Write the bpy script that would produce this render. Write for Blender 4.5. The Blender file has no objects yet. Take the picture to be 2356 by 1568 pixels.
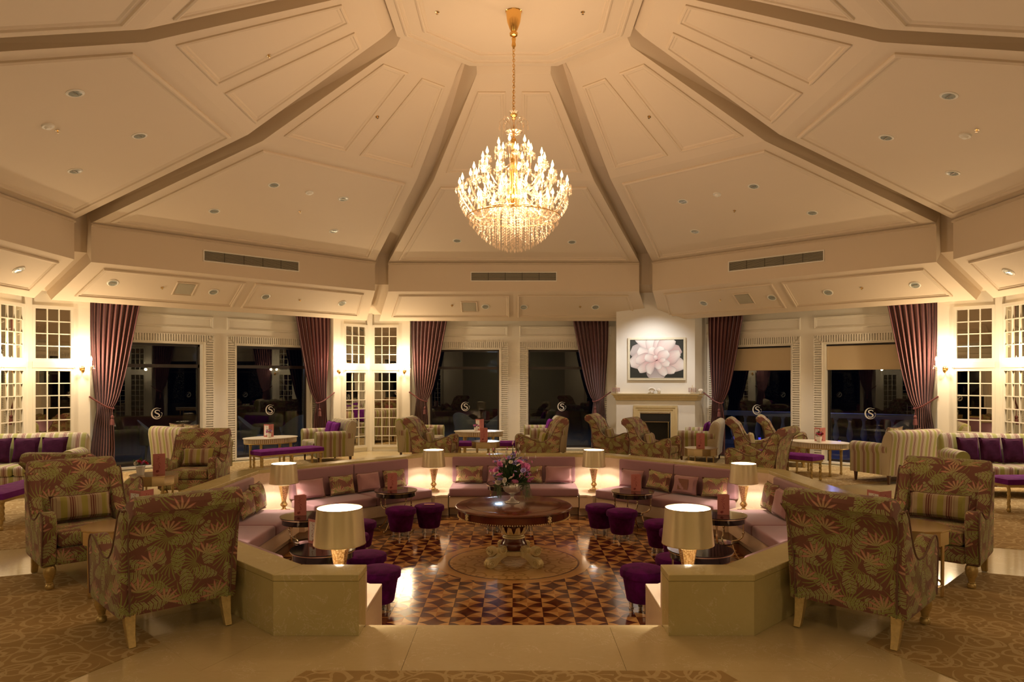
import bpy, bmesh, math, random
from mathutils import Vector, Matrix
PI = math.pi
sin, cos, tan, atan2, sqrt = math.sin, math.cos, math.tan, math.atan2, math.sqrt
R = math.radians
rnd = random.Random(7)
sc = bpy.context.scene
C = sc.collection

# ------------------------------------------------------------------ camera, world, exposure
FPX, CX, HY, EYE = 1650.0, 1182.0, 868.0, 1.85      # focal length and horizon in pixels of the 2356 x 1568 frame, eye height
YC = 9.3                                             # distance from the camera to the room's centre
cam_d = bpy.data.cameras.new('camera')
cam_d.sensor_width = 36
cam_d.lens = FPX / 2356 * 36
cam_d.shift_x = (1178 - CX) / 2356
cam_d.shift_y = (HY - 784) / 2356
cam_d.clip_start = 0.05
cam = bpy.data.objects.new('camera', cam_d)
cam.location = (0, 0, EYE)
cam.rotation_euler = (PI / 2, 0, 0)
C.objects.link(cam)
sc.camera = cam
sc.view_settings.view_transform = 'Standard'
sc.view_settings.look = 'None'
sc.view_settings.gamma = 1
sc.view_settings.use_curve_mapping = False
sc.view_settings.exposure = 0.25
sc.cycles.max_bounces = 7
sc.cycles.diffuse_bounces = 3
sc.cycles.glossy_bounces = 3
sc.cycles.transmission_bounces = 2
sc.cycles.transparent_max_bounces = 8
sc.cycles.sample_clamp_indirect = 4
sc.cycles.caustics_reflective = False
sc.cycles.caustics_refractive = False
wd = bpy.data.worlds.new('night')
wd.use_nodes = True
wd.node_tree.nodes['Background'].inputs[0].default_value = (0.10, 0.12, 0.30, 1)
wd.node_tree.nodes['Background'].inputs[1].default_value = 0.004
sc.world = wd
WARM = (1.0, 0.67, 0.40)
LAMPC = (1.0, 0.81, 0.62)
DOWNC = (1.0, 0.86, 0.70)

def light(kind, name, loc, power, col, rad=0.05, spot=None, blend=0.5, parent=None):
    d = bpy.data.lights.new(name, kind)
    d.energy = power
    d.color = col
    d.shadow_soft_size = rad
    if spot:
        d.spot_size = R(spot)
        d.spot_blend = blend
    o = bpy.data.objects.new(name, d)
    o.location = loc
    C.objects.link(o)
    if parent:
        o.parent = parent
    return o

# ------------------------------------------------------------------ node helpers
class E:
    """a value in a node tree with ordinary operators"""
    def __init__(s, nt, k):
        s.nt, s.k = nt, k
    def op(s, name, *a, clamp=False):
        n = s.nt.nodes.new('ShaderNodeMath')
        n.operation = name
        n.use_clamp = clamp
        for i, x in enumerate((s,) + a):
            if isinstance(x, E):
                s.nt.links.new(x.k, n.inputs[i])
            else:
                n.inputs[i].default_value = x
        return E(s.nt, n.outputs[0])
    def __add__(s, o): return s.op('ADD', o)
    def __sub__(s, o): return s.op('SUBTRACT', o)
    def __mul__(s, o): return s.op('MULTIPLY', o)
    def __truediv__(s, o): return s.op('DIVIDE', o)
    def __rsub__(s, o): return (s * -1.0) + o
    def abs(s): return s.op('ABSOLUTE')
    def fract(s): return s.op('FRACT')
    def sin(s): return s.op('SINE')
    def cos(s): return s.op('COSINE')
    def sqrt(s): return s.op('SQRT')
    def lt(s, o): return s.op('LESS_THAN', o)
    def gt(s, o): return s.op('GREATER_THAN', o)
    def max(s, o): return s.op('MAXIMUM', o)
    def min(s, o): return s.op('MINIMUM', o)
    def clamp(s): return s.op('ADD', 0.0, clamp=True)

class MatB:
    def __init__(s, name):
        s.m = bpy.data.materials.new(name)
        s.m.use_nodes = True
        s.nt = s.m.node_tree
        s.b = s.nt.nodes['Principled BSDF']
        s.out = s.nt.nodes['Material Output']
        s.tc = None
    def new(s, t): return s.nt.nodes.new(t)
    def link(s, a, b): s.nt.links.new(a, b)
    def coord(s, which='Object'):
        if s.tc is None: s.tc = s.new('ShaderNodeTexCoord')
        return s.tc.outputs[which]
    def xyz(s, sock):
        n = s.new('ShaderNodeSeparateXYZ'); s.link(sock, n.inputs[0])
        return [E(s.nt, n.outputs[i]) for i in range(3)]
    def comb(s, x, y, z=0.0):
        n = s.new('ShaderNodeCombineXYZ')
        for i, v in enumerate((x, y, z)):
            if isinstance(v, E): s.link(v.k, n.inputs[i])
            else: n.inputs[i].default_value = v
        return n.outputs[0]
    def noise(s, vec, scale, detail=3, rough=0.5, dist=0.0):
        n = s.new('ShaderNodeTexNoise'); n.inputs['Scale'].default_value = scale
        n.inputs['Detail'].default_value = detail; n.inputs['Roughness'].default_value = rough
        n.inputs['Distortion'].default_value = dist
        s.link(vec, n.inputs['Vector'])
        return E(s.nt, n.outputs['Fac'])
    def voronoi(s, vec, scale, feature='F1', dim='2D', rand=1.0):
        n = s.new('ShaderNodeTexVoronoi'); n.voronoi_dimensions = dim; n.feature = feature
        n.inputs['Scale'].default_value = scale
        n.inputs['Randomness'].default_value = rand
        s.link(vec, n.inputs['Vector'])
        return n
    def mix(s, fac, a, b):
        n = s.new('ShaderNodeMix'); n.data_type = 'RGBA'
        if isinstance(fac, E): s.link(fac.k, n.inputs[0])
        else: n.inputs[0].default_value = fac
        for i, v in ((6, a), (7, b)):
            if isinstance(v, (tuple, list)): n.inputs[i].default_value = (*v[:3], 1)
            else: s.link(v, n.inputs[i])
        return n.outputs[2]
    def base(s, col, rough=0.5, metal=0.0, spec=0.5, sheen=0.0, coat=0.0):
        if isinstance(col, (tuple, list)): s.b.inputs['Base Color'].default_value = (*col[:3], 1)
        else: s.link(col, s.b.inputs['Base Color'])
        s.b.inputs['Roughness'].default_value = rough
        s.b.inputs['Metallic'].default_value = metal
        s.b.inputs['Specular IOR Level'].default_value = spec
        s.b.inputs['Sheen Weight'].default_value = sheen
        s.b.inputs['Coat Weight'].default_value = coat
        s.b.inputs['Coat Roughness'].default_value = 0.08
        return s.m
    def bump(s, h, strength=0.2, dist=0.01):
        n = s.new('ShaderNodeBump'); n.inputs['Strength'].default_value = strength
        n.inputs['Distance'].default_value = dist
        s.link(h.k, n.inputs['Height']); s.link(n.outputs[0], s.b.inputs['Normal'])
    def boxuv(s):
        """u, v in metres on whichever side of the object the surface faces"""
        x, y, z = s.xyz(s.coord('Object'))
        nx, ny, nz = s.xyz(s.coord('Normal'))
        nx, ny, nz = nx.abs(), ny.abs(), nz.abs()
        fz = nz.gt(nx.max(ny) * 1.05)
        fx = nx.gt(ny) * (fz * -1.0 + 1.0)
        fy = (fz + fx) * -1.0 + 1.0
        u = x * (fz + fy) + y * fx
        v = z * (fx + fy) + y * fz
        return u, v

def plain(name, col, rough=0.5, metal=0.0, vary=0.05, scale=6, bump=0.0, **kw):
    b = MatB(name)
    n = b.noise(b.coord('Object'), scale, 3)
    c2 = tuple(c * (1 - vary) for c in col); c1 = tuple(min(1, c * (1 + vary)) for c in col)
    b.base(b.mix(n, c2, c1), rough, metal, **kw)
    if bump:
        b.bump(b.noise(b.coord('Object'), scale * 12, 4), bump, 0.004)
    return b.m

def emis(name, col, strength):
    b = MatB(name)
    b.base((0.8, 0.7, 0.5), 0.4)
    b.b.inputs['Emission Color'].default_value = (*col, 1)
    b.b.inputs['Emission Strength'].default_value = strength
    return b.m

def m_floral(name='floral_fabric', bg=(0.20, 0.085, 0.065), leaf=(0.30, 0.34, 0.09), pale=(0.42, 0.44, 0.19), pink=(0.62, 0.27, 0.21)):
    b = MatB(name)
    u, v = b.boxuv()
    col = bg
    for (s, ou, ov, kind, Rm) in ((6.4, 0.37, 0.11, 'fern', 0.12), (4.4, 0.0, 0.0, 'palm', 0.165), (4.3, 5.7, 3.3, 'lotus', 0.115)):
        uu, vv = u + ou, v + ov
        n = b.voronoi(b.comb(uu, vv), s, rand=0.75)
        px, py, _ = b.xyz(n.outputs['Position'])
        cr, cg, cb = b.xyz(n.outputs['Color'])
        dx, dy = uu - px, vv - py
        r = (dx * dx + dy * dy).sqrt()
        ang = cr * 6.28 if kind != 'lotus' else (cr - 0.5) * 1.4 + 1.57
        ca, sa = ang.cos(), ang.sin()
        x = dx * ca + dy * sa
        y = dy * ca - dx * sa
        if kind == 'palm':
            th = y.op('ARCTAN2', x)
            ph = ((th * (16 / 6.2832)) + th * r * 6.0).fract() - 0.5
            w = (1.05 - r / Rm) * 0.30
            mask = ph.abs().lt(w) * th.abs().lt(2.3) * r.lt(Rm)
            rib = ph.abs().lt(0.05) * mask
            col = b.mix(mask, col, leaf)
            col = b.mix(rib * 0.45, col, bg)
        elif kind == 'lotus':
            th = y.op('ARCTAN2', x)
            ph = (th * (13 / 6.2832)).fract() - 0.5
            w = (1.0 - (r / Rm) * (r / Rm)) * 0.42
            mask = ph.abs().lt(w) * th.abs().lt(1.45) * r.lt(Rm) * cg.gt(0.18)
            col = b.mix(mask, col, b.mix((r / Rm * 1.3).clamp(), pale, pink))
            edge = mask * ph.abs().gt(w - 0.09)
            col = b.mix(edge * 0.5, col, bg)
        else:
            ay = y.abs()
            ph = ((x * 34.0) - ay * 16.0).fract() - 0.5
            wid = (1.0 - (x / Rm).abs()) * 0.045 + 0.008
            mask = ph.abs().lt(0.36) * ay.lt(wid) * x.abs().lt(Rm) * ay.gt(0.003)
            stem = ay.lt(0.0022) * x.abs().lt(Rm)
            col = b.mix(mask.max(stem) * 0.9, col, pale)
            inner = mask * ph.abs().lt(0.14) * ay.gt(0.008)
            col = b.mix(inner * 0.5, col, bg)
    b.base(col, 0.75, sheen=0.15, spec=0.25)
    w1 = b.noise(b.coord('Object'), 420, 2)
    b.bump(w1, 0.12, 0.002)
    return b.m

def m_stripe(name, axis, cols=((0.45, 0.385, 0.27), (0.30, 0.29, 0.09), (0.19, 0.065, 0.065)), per=0.20):
    b = MatB(name)
    if axis == 'box':
        u, _ = b.boxuv()
    else:
        u = b.xyz(b.coord('Object'))['xyz'.index(axis)]
    f = (u / per + 0.15).fract()
    cr, gr, pu = cols
    col = b.mix(f.gt(0.12) * f.lt(0.42), cr, gr)
    band = (f.gt(0.56) * f.lt(0.62)).max(f.gt(0.66) * f.lt(0.74)).max(f.gt(0.78) * f.lt(0.82))
    col = b.mix(band, col, pu)
    thin = f.gt(0.92) * f.lt(0.945)
    col = b.mix(thin * 0.6, col, pu)
    b.base(col, 0.7, sheen=0.15, spec=0.25)
    b.bump(b.noise(b.coord('Object'), 300, 2), 0.1, 0.002)
    return b.m

def m_marble(name, c1=(0.58, 0.46, 0.24), c2=(0.72, 0.60, 0.35), rough=0.10, scale=1.0):
    b = MatB(name)
    g = b.new('ShaderNodeNewGeometry')
    p = g.outputs['Position']
    n = b.noise(p, 1.6 * scale, 5, 0.62, 0.6)
    f = b.noise(p, 22 * scale, 5, 0.7)
    col = b.mix((n * 0.9 + f * 0.5 - 0.35).clamp(), c1, c2)
    wn = b.noise(p, 3.5 * scale, 6, 0.65, 1.6)
    vein = ((wn - 0.5).abs().lt(0.006)) * b.noise(p, 2.2 * scale, 2).gt(0.5)
    col = b.mix(vein * 0.35, col, (0.95, 0.85, 0.62))
    sp = b.noise(p, 60 * scale, 4, 0.7)
    col = b.mix(((sp - 0.62) * 4.0).clamp() * 0.35, col, (0.48, 0.36, 0.20))
    b.base(col, rough, spec=0.5)
    return b.m

def m_scroll(name, bg, line, cell=3.2, rad=0.15, w=0.16, rough=0.9, spec=0.2, turn=2.0, bump=True, coordw='world', lines=True):
    b = MatB(name)
    if coordw == 'world':
        g = b.new('ShaderNodeNewGeometry'); p = g.outputs['Position']
    else:
        p = b.coord('Object')
    x, y, _ = b.xyz(p)
    wob = b.noise(p, 3.0, 2)
    x, y = x + (wob - 0.5) * 0.16, y + (b.noise(p, 2.3, 2) - 0.5) * 0.16
    mask = None
    for ox, oy, k in ((0, 0, 1.0), (3.71, 1.93, 1.45)):
        xx, yy = x + ox, y + oy
        n = b.voronoi(b.comb(xx, yy), cell * k, rand=0.8)
        px, py, _ = b.xyz(n.outputs['Position'])
        cr, cg, cb = b.xyz(n.outputs['Color'])
        dx, dy = xx - px, yy - py
        r = (dx * dx + dy * dy).sqrt()
        th = dy.op('ARCTAN2', dx)
        sgn = cg.gt(0.5) * 2.0 - 1.0
        ph = (r / (rad / turn / k) + (th / 6.2832 + cr) * sgn).fract() - 0.5
        m = ph.abs().lt(w) * r.lt(rad / k) * r.gt(rad * 0.16)
        mask = m if mask is None else mask.max(m)
    ed = b.voronoi(b.comb(x, y), cell * 0.8, 'DISTANCE_TO_EDGE', rand=1.0)
    line2 = E(b.nt, ed.outputs['Distance']).lt(0.018)
    if lines: mask = mask.max(line2 * 0.8)
    fz = b.noise(p, 7, 4)
    bgc = b.mix(fz, tuple(c * 0.82 for c in bg), tuple(c * 1.12 for c in bg))
    col = b.mix(mask * (b.noise(p, 90, 2) * 0.6 + 0.45).clamp(), bgc, line)
    b.base(col, rough, spec=spec)
    if bump:
        b.bump(b.noise(p, 260, 2) + mask * 0.4, 0.3, 0.004)
    return b.m

def m_wood(name, c1, c2, rough=0.2, scale=(3, 40, 3), coat=0.4):
    b = MatB(name)
    mp = b.new('ShaderNodeMapping'); mp.inputs['Scale'].default_value = scale
    b.link(b.coord('Object'), mp.inputs[0])
    n = b.noise(mp.outputs[0], 1.0, 5, 0.6, 0.5)
    b.base(b.mix(((n - 0.3) * 2.2).clamp(), c1, c2), rough, coat=coat)
    return b.m

def m_velvet(name, col, hi):
    b = MatB(name)
    n = b.noise(b.coord('Object'), 9, 4, 0.6)
    b.base(b.mix(((n - 0.35) * 2).clamp(), col, hi), 0.8, sheen=0.18, spec=0.1)
    b.b.inputs['Sheen Roughness'].default_value = 0.35
    b.b.inputs['Sheen Tint'].default_value = (0.9, 0.15, 0.85, 1)
    b.bump(n, 0.15, 0.01)
    return b.m

def m_glass_pane(name, tint=(0.80, 0.86, 0.84), refl=1.0):
    b = MatB(name)
    tr = b.new('ShaderNodeBsdfTransparent'); tr.inputs[0].default_value = (*tint, 1)
    gl = b.new('ShaderNodeBsdfGlossy'); gl.inputs['Roughness'].default_value = 0.0
    gl.inputs[0].default_value = (refl, refl, refl, 1)
    fr = b.new('ShaderNodeFresnel'); fr.inputs['IOR'].default_value = 1.5
    mx = b.new('ShaderNodeMixShader')
    b.link(fr.outputs[0], mx.inputs[0]); b.link(tr.outputs[0], mx.inputs[1]); b.link(gl.outputs[0], mx.inputs[2])
    b.link(mx.outputs[0], b.out.inputs['Surface'])
    return b.m

def m_crystal(name):
    b = MatB(name)
    tr = b.new('ShaderNodeBsdfTransparent'); tr.inputs[0].default_value = (0.97, 0.95, 0.92, 1)
    gl = b.new('ShaderNodeBsdfGlossy'); gl.inputs['Roughness'].default_value = 0.08
    gl.inputs[0].default_value = (1, 0.90, 0.78, 1)
    df = b.new('ShaderNodeBsdfTranslucent'); df.inputs[0].default_value = (1, 0.84, 0.68, 1)
    m1 = b.new('ShaderNodeMixShader'); m1.inputs[0].default_value = 0.30
    b.link(gl.outputs[0], m1.inputs[1]); b.link(df.outputs[0], m1.inputs[2])
    mx = b.new('ShaderNodeMixShader'); mx.inputs[0].default_value = 0.24
    b.link(tr.outputs[0], mx.inputs[1]); b.link(m1.outputs[0], mx.inputs[2])
    b.link(mx.outputs[0], b.out.inputs['Surface'])
    return b.m

def m_mercury(name):
    b = MatB(name)
    n = b.voronoi(b.coord('Object'), 60, dim='3D')
    d = E(b.nt, n.outputs['Distance'])
    c = b.mix(((d - 0.25) * 2).clamp(), (0.80, 0.62, 0.34), (0.42, 0.27, 0.10))
    b.base(c, 0.22, 0.85)
    b.bump(d, 0.35, 0.004)
    return b.m

def m_petal(name, c_in, c_out, r0):
    """colour runs from the petal's root (object origin) to its rim, as painted"""
    b = MatB(name)
    x, y, z = b.xyz(b.coord('Object'))
    return b

M = {}
M['plaster'] = plain('cream_plaster', (0.84, 0.80, 0.70), 0.55, vary=0.03, scale=2, bump=0.03)
M['ceilp'] = plain('ceiling_plaster', (0.70, 0.58, 0.43), 0.7, vary=0.02, scale=1.5)
M['joinery'] = plain('white_painted_joinery', (0.80, 0.76, 0.66), 0.35, vary=0.03, scale=3)
M['white'] = plain('white_wall', (0.82, 0.80, 0.75), 0.5, vary=0.02)
M['marble'] = m_marble('beige_marble')
M['marble2'] = m_marble('pale_beige_marble', (0.70, 0.55, 0.40), (0.82, 0.70, 0.54), 0.2)  # also faces the parapet's inner side, where its paleness stands for lamp light
M['marblep'] = m_marble('parapet_marble', (0.50, 0.42, 0.18), (0.64, 0.56, 0.28), 0.2)  # one stone with the inner facing; the dimmer outer light is in this olive
M['carpet'] = m_scroll('scroll_carpet', (0.40, 0.27, 0.11), (0.60, 0.46, 0.24), cell=3.0, rad=0.17, w=0.13, turn=1.6)
M['inlay'] = m_scroll('inlaid_scrolls', (0.74, 0.46, 0.18), (0.40, 0.21, 0.07), cell=2.4, rad=0.20, w=0.15, rough=0.14, spec=0.5, turn=1.6, bump=False, lines=False)
M['maple'] = m_wood('honey_wood', (0.50, 0.26, 0.08), (0.62, 0.34, 0.12), 0.14)
M['maple2'] = m_wood('golden_wood', (0.36, 0.16, 0.045), (0.46, 0.22, 0.07), 0.14)
M['walnut'] = m_wood('dark_red_wood', (0.06, 0.012, 0.008), (0.11, 0.024, 0.012), 0.14)
M['walnut2'] = m_wood('brown_wood', (0.11, 0.033, 0.013), (0.16, 0.055, 0.02), 0.14)
M['mahog'] = m_wood('mahogany', (0.09, 0.020, 0.008), (0.17, 0.042, 0.015), 0.16, (2, 14, 2), 0.25)
M['darkwood'] = m_wood('dark_leg_wood', (0.05, 0.015, 0.008), (0.10, 0.03, 0.015), 0.3)
M['gold'] = plain('gilded_carving', (0.98, 0.76, 0.40), 0.36, 0.3, vary=0.2, scale=40, bump=0.1)
M['goldp'] = plain('pale_gilt_wood', (0.54, 0.40, 0.16), 0.38, 0.55, vary=0.3, scale=50, bump=0.12)
M['brass'] = plain('polished_brass', (0.90, 0.56, 0.18), 0.14, 1.0, vary=0.05)
M['champ'] = plain('champagne_metal', (0.74, 0.60, 0.38), 0.26, 1.0, vary=0.06)
M['silver'] = plain('brushed_silver', (0.75, 0.72, 0.66), 0.25, 1.0, vary=0.05)
M['darkmetal'] = plain('dark_window_metal', (0.018, 0.012, 0.012), 0.35, vary=0.1)
M['glassblk'] = plain('black_glass', (0.012, 0.009, 0.009), 0.05, vary=0.1, coat=0.6)
M['shade'] = plain('gold_satin_shade', (0.74, 0.64, 0.40), 0.34, 0.65, vary=0.03, scale=2)
M['shadein'] = plain('white_shade_lining', (0.90, 0.86, 0.78), 0.6, vary=0.01)
M['mercury'] = m_mercury('mercury_glass')
M['velvet'] = m_velvet('purple_velvet', (0.035, 0.002, 0.032), (0.13, 0.004, 0.12))
M['velvetc'] = m_velvet('violet_velvet', (0.12, 0.012, 0.16), (0.20, 0.03, 0.26))
M['plum'] = m_velvet('plum_velvet', (0.035, 0.006, 0.022), (0.07, 0.012, 0.045))
M['mauve'] = plain('mauve_upholstery', (0.31, 0.17, 0.20), 0.75, vary=0.06, scale=5, bump=0.05, sheen=0.3, spec=0.2)
M['mauve2'] = plain('pink_mauve_cloth', (0.37, 0.20, 0.21), 0.75, vary=0.06, scale=7, bump=0.05, sheen=0.3, spec=0.2)
M['patch'] = plain('brown_patch_cloth', (0.20, 0.085, 0.055), 0.7, vary=0.1, scale=30)
M['floral'] = m_floral()
M['stripe'] = m_stripe('striped_fabric', 'box')
M['stripex'] = m_stripe('striped_fabric_across', 'x')
M['stripey'] = m_stripe('striped_fabric_along', 'y')
M['stripep'] = m_stripe('striped_pillow_fabric', 'x', ((0.42, 0.33, 0.20), (0.34, 0.31, 0.08), (0.17, 0.055, 0.045)), 0.17)
M['piping'] = plain('brown_piping', (0.16, 0.08, 0.055), 0.7)
M['cream'] = plain('cream_lacquer', (0.78, 0.70, 0.54), 0.3, vary=0.03)
M['glass'] = m_glass_pane('window_glass')
M['mirror'] = plain('mirror_glass', (0.62, 0.58, 0.48), 0.01, 1.0, vary=0.01)
M['crystal'] = m_crystal('cut_crystal')
M['bulb'] = emis('glowing_bulb', (1.0, 0.62, 0.28), 9)
M['bulbw'] = emis('glowing_sconce_bulb', (1.0, 0.72, 0.42), 14)
M['lampbulb'] = emis('lamp_bulb', (1.0, 0.8, 0.55), 6)
M['blind'] = plain('roller_blind_cloth', (0.62, 0.50, 0.32), 0.85, vary=0.03)
M['grille'] = plain('grey_grille_metal', (0.42, 0.38, 0.28), 0.5, vary=0.05)
M['lens'] = plain('grey_lamp_glass', (0.32, 0.34, 0.30), 0.25, vary=0.5, scale=30)
M['ring'] = plain('white_lamp_ring', (0.78, 0.74, 0.64), 0.4)
M['pinkcard'] = plain('pink_menu_card', (0.50, 0.17, 0.15), 0.6, vary=0.04)
M['cardprint'] = plain('dark_red_print', (0.22, 0.035, 0.04), 0.6)
M['paper'] = plain('white_paper', (0.75, 0.72, 0.66), 0.7)
M['leafg'] = plain('dark_green_leaf', (0.05, 0.12, 0.04), 0.5, vary=0.5, scale=20)
M['leafl'] = plain('pale_green_moss', (0.16, 0.24, 0.12), 0.7, vary=0.4, scale=30)
M['bl_pink'] = plain('pink_blossom', (0.80, 0.28, 0.62), 0.6, vary=0.25, scale=30)
M['bl_white'] = plain('white_blossom', (0.80, 0.76, 0.68), 0.6, vary=0.08, scale=30)
M['bl_lilac'] = plain('lilac_blossom', (0.48, 0.40, 0.78), 0.6, vary=0.25, scale=30)
M['bl_red'] = plain('red_blossom', (0.50, 0.02, 0.06), 0.6, vary=0.25, scale=30)
M['pottery'] = plain('white_pottery', (0.78, 0.74, 0.68), 0.3)
M['logo'] = plain('white_etched_emblem', (0.85, 0.85, 0.82), 0.5, vary=0.01)
M['wicker'] = plain('pale_wicker', (0.45, 0.47, 0.50), 0.7, vary=0.3, scale=60)
M['paving'] = plain('terrace_paving', (0.16, 0.15, 0.15), 0.6, vary=0.2)
M['soot'] = plain('black_firebox', (0.01, 0.01, 0.01), 0.4)
M['balus'] = plain('pale_stone_baluster', (0.5, 0.5, 0.55), 0.7)
M['bluelamp'] = emis('blue_garden_light', (0.12, 0.10, 1.0), 0.9)
def m_curtain():
    b = MatB('purple_striped_curtain')
    u = b.new('ShaderNodeUVMap')
    x, y, z = b.xyz(u.outputs[0])
    f = (x * 26.0).fract()
    col = b.mix(f.gt(0.5), (0.24, 0.10, 0.10), (0.07, 0.018, 0.028))
    col = b.mix(f.gt(0.44) * f.lt(0.5), col, (0.30, 0.15, 0.12))
    b.base(col, 0.45, sheen=0.3, spec=0.35)
    return b.m
M['curtain'] = m_curtain()
M['tieback'] = plain('plum_cord', (0.16, 0.05, 0.05), 0.6)

# ------------------------------------------------------------------ mesh helpers
class MB:
    def __init__(s):
        s.v, s.f, s.mi, s.m = [], [], [], 0
        s.uv = {}
        s.T = None
    def pt(s, p):
        s.v.append(tuple(s.T @ Vector(p)) if s.T is not None else tuple(p))
        return len(s.v) - 1
    def face(s, ids):
        s.f.append(tuple(ids)); s.mi.append(s.m)
    def poly(s, pts):
        s.face([s.pt(p) for p in pts])
    def box(s, x0, x1, y0, y1, z0, z1):
        i = [s.pt((x, y, z)) for z in (z0, z1) for (x, y) in ((x0, y0), (x1, y0), (x1, y1), (x0, y1))]
        for q in ((3, 2, 1, 0), (4, 5, 6, 7), (0, 1, 5, 4), (1, 2, 6, 5), (2, 3, 7, 6), (3, 0, 4, 7)):
            s.face([i[k] for k in q])
        return s
    def loft(s, loops, cap=True, closed=True):
        ids = [[s.pt(p) for p in L] for L in loops]
        n = len(ids[0])
        for a, b in zip(ids, ids[1:]):
            for i in range(n if closed else n - 1):
                j = (i + 1) % n
                s.face((a[i], a[j], b[j], b[i]))
        if cap:
            s.face(ids[0][::-1]); s.face(ids[-1])
        return s
    def prism(s, pts, z0, z1):
        """pts counter-clockwise in xy"""
        return s.loft([[(x, y, z0) for x, y in pts], [(x, y, z1) for x, y in pts]])
    def extx(s, pts, x0, x1):
        """profile in (y, z) swept along x"""
        return s.loft([[(x0, y, z) for y, z in pts], [(x1, y, z) for y, z in pts]])
    def lathe(s, prof, n=24, c=(0, 0, 0), sx=1, sy=1, cap=True, rot=0.0):
        L = [[(c[0] + r * sx * cos(2 * PI * i / n + rot), c[1] + r * sy * sin(2 * PI * i / n + rot), c[2] + z) for i in range(n)] for r, z in prof]
        return s.loft(L, cap)
    def tube(s, pts, r, n=8, cap=True):
        P = [Vector(p) for p in pts]
        rs = r if isinstance(r, (list, tuple)) else [r] * len(P)
        loops = []
        up = None
        for i, p in enumerate(P):
            d = (P[min(i + 1, len(P) - 1)] - P[max(i - 1, 0)])
            if d.length < 1e-9: d = Vector((0, 0, 1))
            d.normalize()
            if up is None:
                up = Vector((0, 0, 1)) if abs(d.z) < 0.9 else Vector((1, 0, 0))
            a = d.cross(up)
            if a.length < 1e-5:
                a = d.cross(Vector((0.3, 1, 0.2)))
            a.normalize(); b = a.cross(d); b.normalize(); up = b
            loops.append([tuple(p + (a * cos(2 * PI * k / n) + b * sin(2 * PI * k / n)) * rs[i]) for k in range(n)])
        return s.loft(loops, cap)
    def ball(s, c, r, n=8, m=5, sx=1, sy=1, sz=1):
        prof = [(r * sin(PI * (i + 0.02) / (m + 0.04)), -r * cos(PI * (i + 0.02) / (m + 0.04)) * sz) for i in range(m + 1)]
        return s.lathe(prof, n, c, sx, sy)
    def octa(s, c, r, h):
        x, y, z = c
        i = [s.pt(p) for p in ((x + r, y, z), (x, y + r, z), (x - r, y, z), (x, y - r, z), (x, y, z + h), (x, y, z - h))]
        for k in range(4):
            s.face((i[k], i[(k + 1) % 4], i[4])); s.face((i[(k + 1) % 4], i[k], i[5]))
    def build(s, name, mats, parent=None, smooth=True, bevel=None, seg=2, ang=35, loc=None, rz=None):
        me = bpy.data.meshes.new(name)
        me.from_pydata(s.v, [], s.f)
        mats = mats if isinstance(mats, (list, tuple)) else [mats]
        for m in mats: me.materials.append(M[m] if isinstance(m, str) else m)
        for p, k in zip(me.polygons, s.mi): p.material_index = k
        bm = bmesh.new(); bm.from_mesh(me)
        bmesh.ops.recalc_face_normals(bm, faces=bm.faces)
        if bevel:
            bmesh.ops.remove_doubles(bm, verts=bm.verts, dist=1e-5)
            es = [e for e in bm.edges if len(e.link_faces) == 2 and e.calc_face_angle(0) > R(ang)]
            if es:
                bmesh.ops.bevel(bm, geom=es, offset=bevel, segments=seg, profile=0.5, affect='EDGES', clamp_overlap=True)
        bm.to_mesh(me); bm.free()
        if smooth:
            for p in me.polygons: p.use_smooth = True
            me.set_sharp_from_angle(angle=R(40))
        me.update()
        o = bpy.data.objects.new(name, me)
        C.objects.link(o)
        if parent is not None: o.parent = parent
        if loc is not None: o.location = loc
        if rz is not None: o.rotation_euler = (0, 0, rz)
        return o

def thing(name, label, cat, loc=(0, 0, 0), rz=0.0, group=None):
    o = bpy.data.objects.new(name, None)
    o.empty_display_size = 0.1
    C.objects.link(o)
    o.location = loc; o.rotation_euler = (0, 0, rz)
    o['label'] = label; o['category'] = cat
    if group: o['group'] = group
    return o
def tag(o, label, cat, group=None):
    o['label'] = label; o['category'] = cat
    if group: o['group'] = group
    return o
def struct(o):
    o['kind'] = 'structure'; return o
def stuff(o):
    o['kind'] = 'stuff'; return o
def kids(o): return [c for c in C.objects if c.parent == o]
KCACHE = {}
def dup(root, loc=None, rz=None, label=None, group=None):
    """a copy of a thing with copies of its parts and sub-parts"""
    def rec(o, par):
        c = o.copy(); C.objects.link(c); c.parent = par
        if o.name not in KCACHE:
            KCACHE[o.name] = list(o.children)
        for ch in KCACHE[o.name]: rec(ch, c)
        return c
    r = rec(root, root.parent)
    if loc is not None: r.location = loc
    if rz is not None: r.rotation_euler = (0, 0, rz)
    if label: r['label'] = label
    if group: r['group'] = group
    return r
def smoothpts(pts, n=6, closed=False):
    """Catmull-Rom through pts"""
    P = [Vector(p) for p in pts]; out = []
    N = len(P)
    rng = range(N if closed else N - 1)
    for i in rng:
        if closed: p0, p1, p2, p3 = P[i - 1], P[i], P[(i + 1) % N], P[(i + 2) % N]
        else: p0, p1, p2, p3 = P[max(i - 1, 0)], P[i], P[i + 1], P[min(i + 2, N - 1)]
        for k in range(n):
            t = k / n
            out.append(tuple(0.5 * ((2 * p1) + (p2 - p0) * t + (2 * p0 - 5 * p1 + 4 * p2 - p3) * t * t + (3 * p1 - p0 - 3 * p2 + p3) * t ** 3)))
    if not closed: out.append(tuple(P[-1]))
    return out
def G(px, py, z=0.0):
    """point at height z that the photograph shows at pixel px, py"""
    Y = FPX * (EYE - z) / (py - HY)
    return ((px - CX) / FPX * Y, Y)
T8 = tan(PI / 8)
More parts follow.
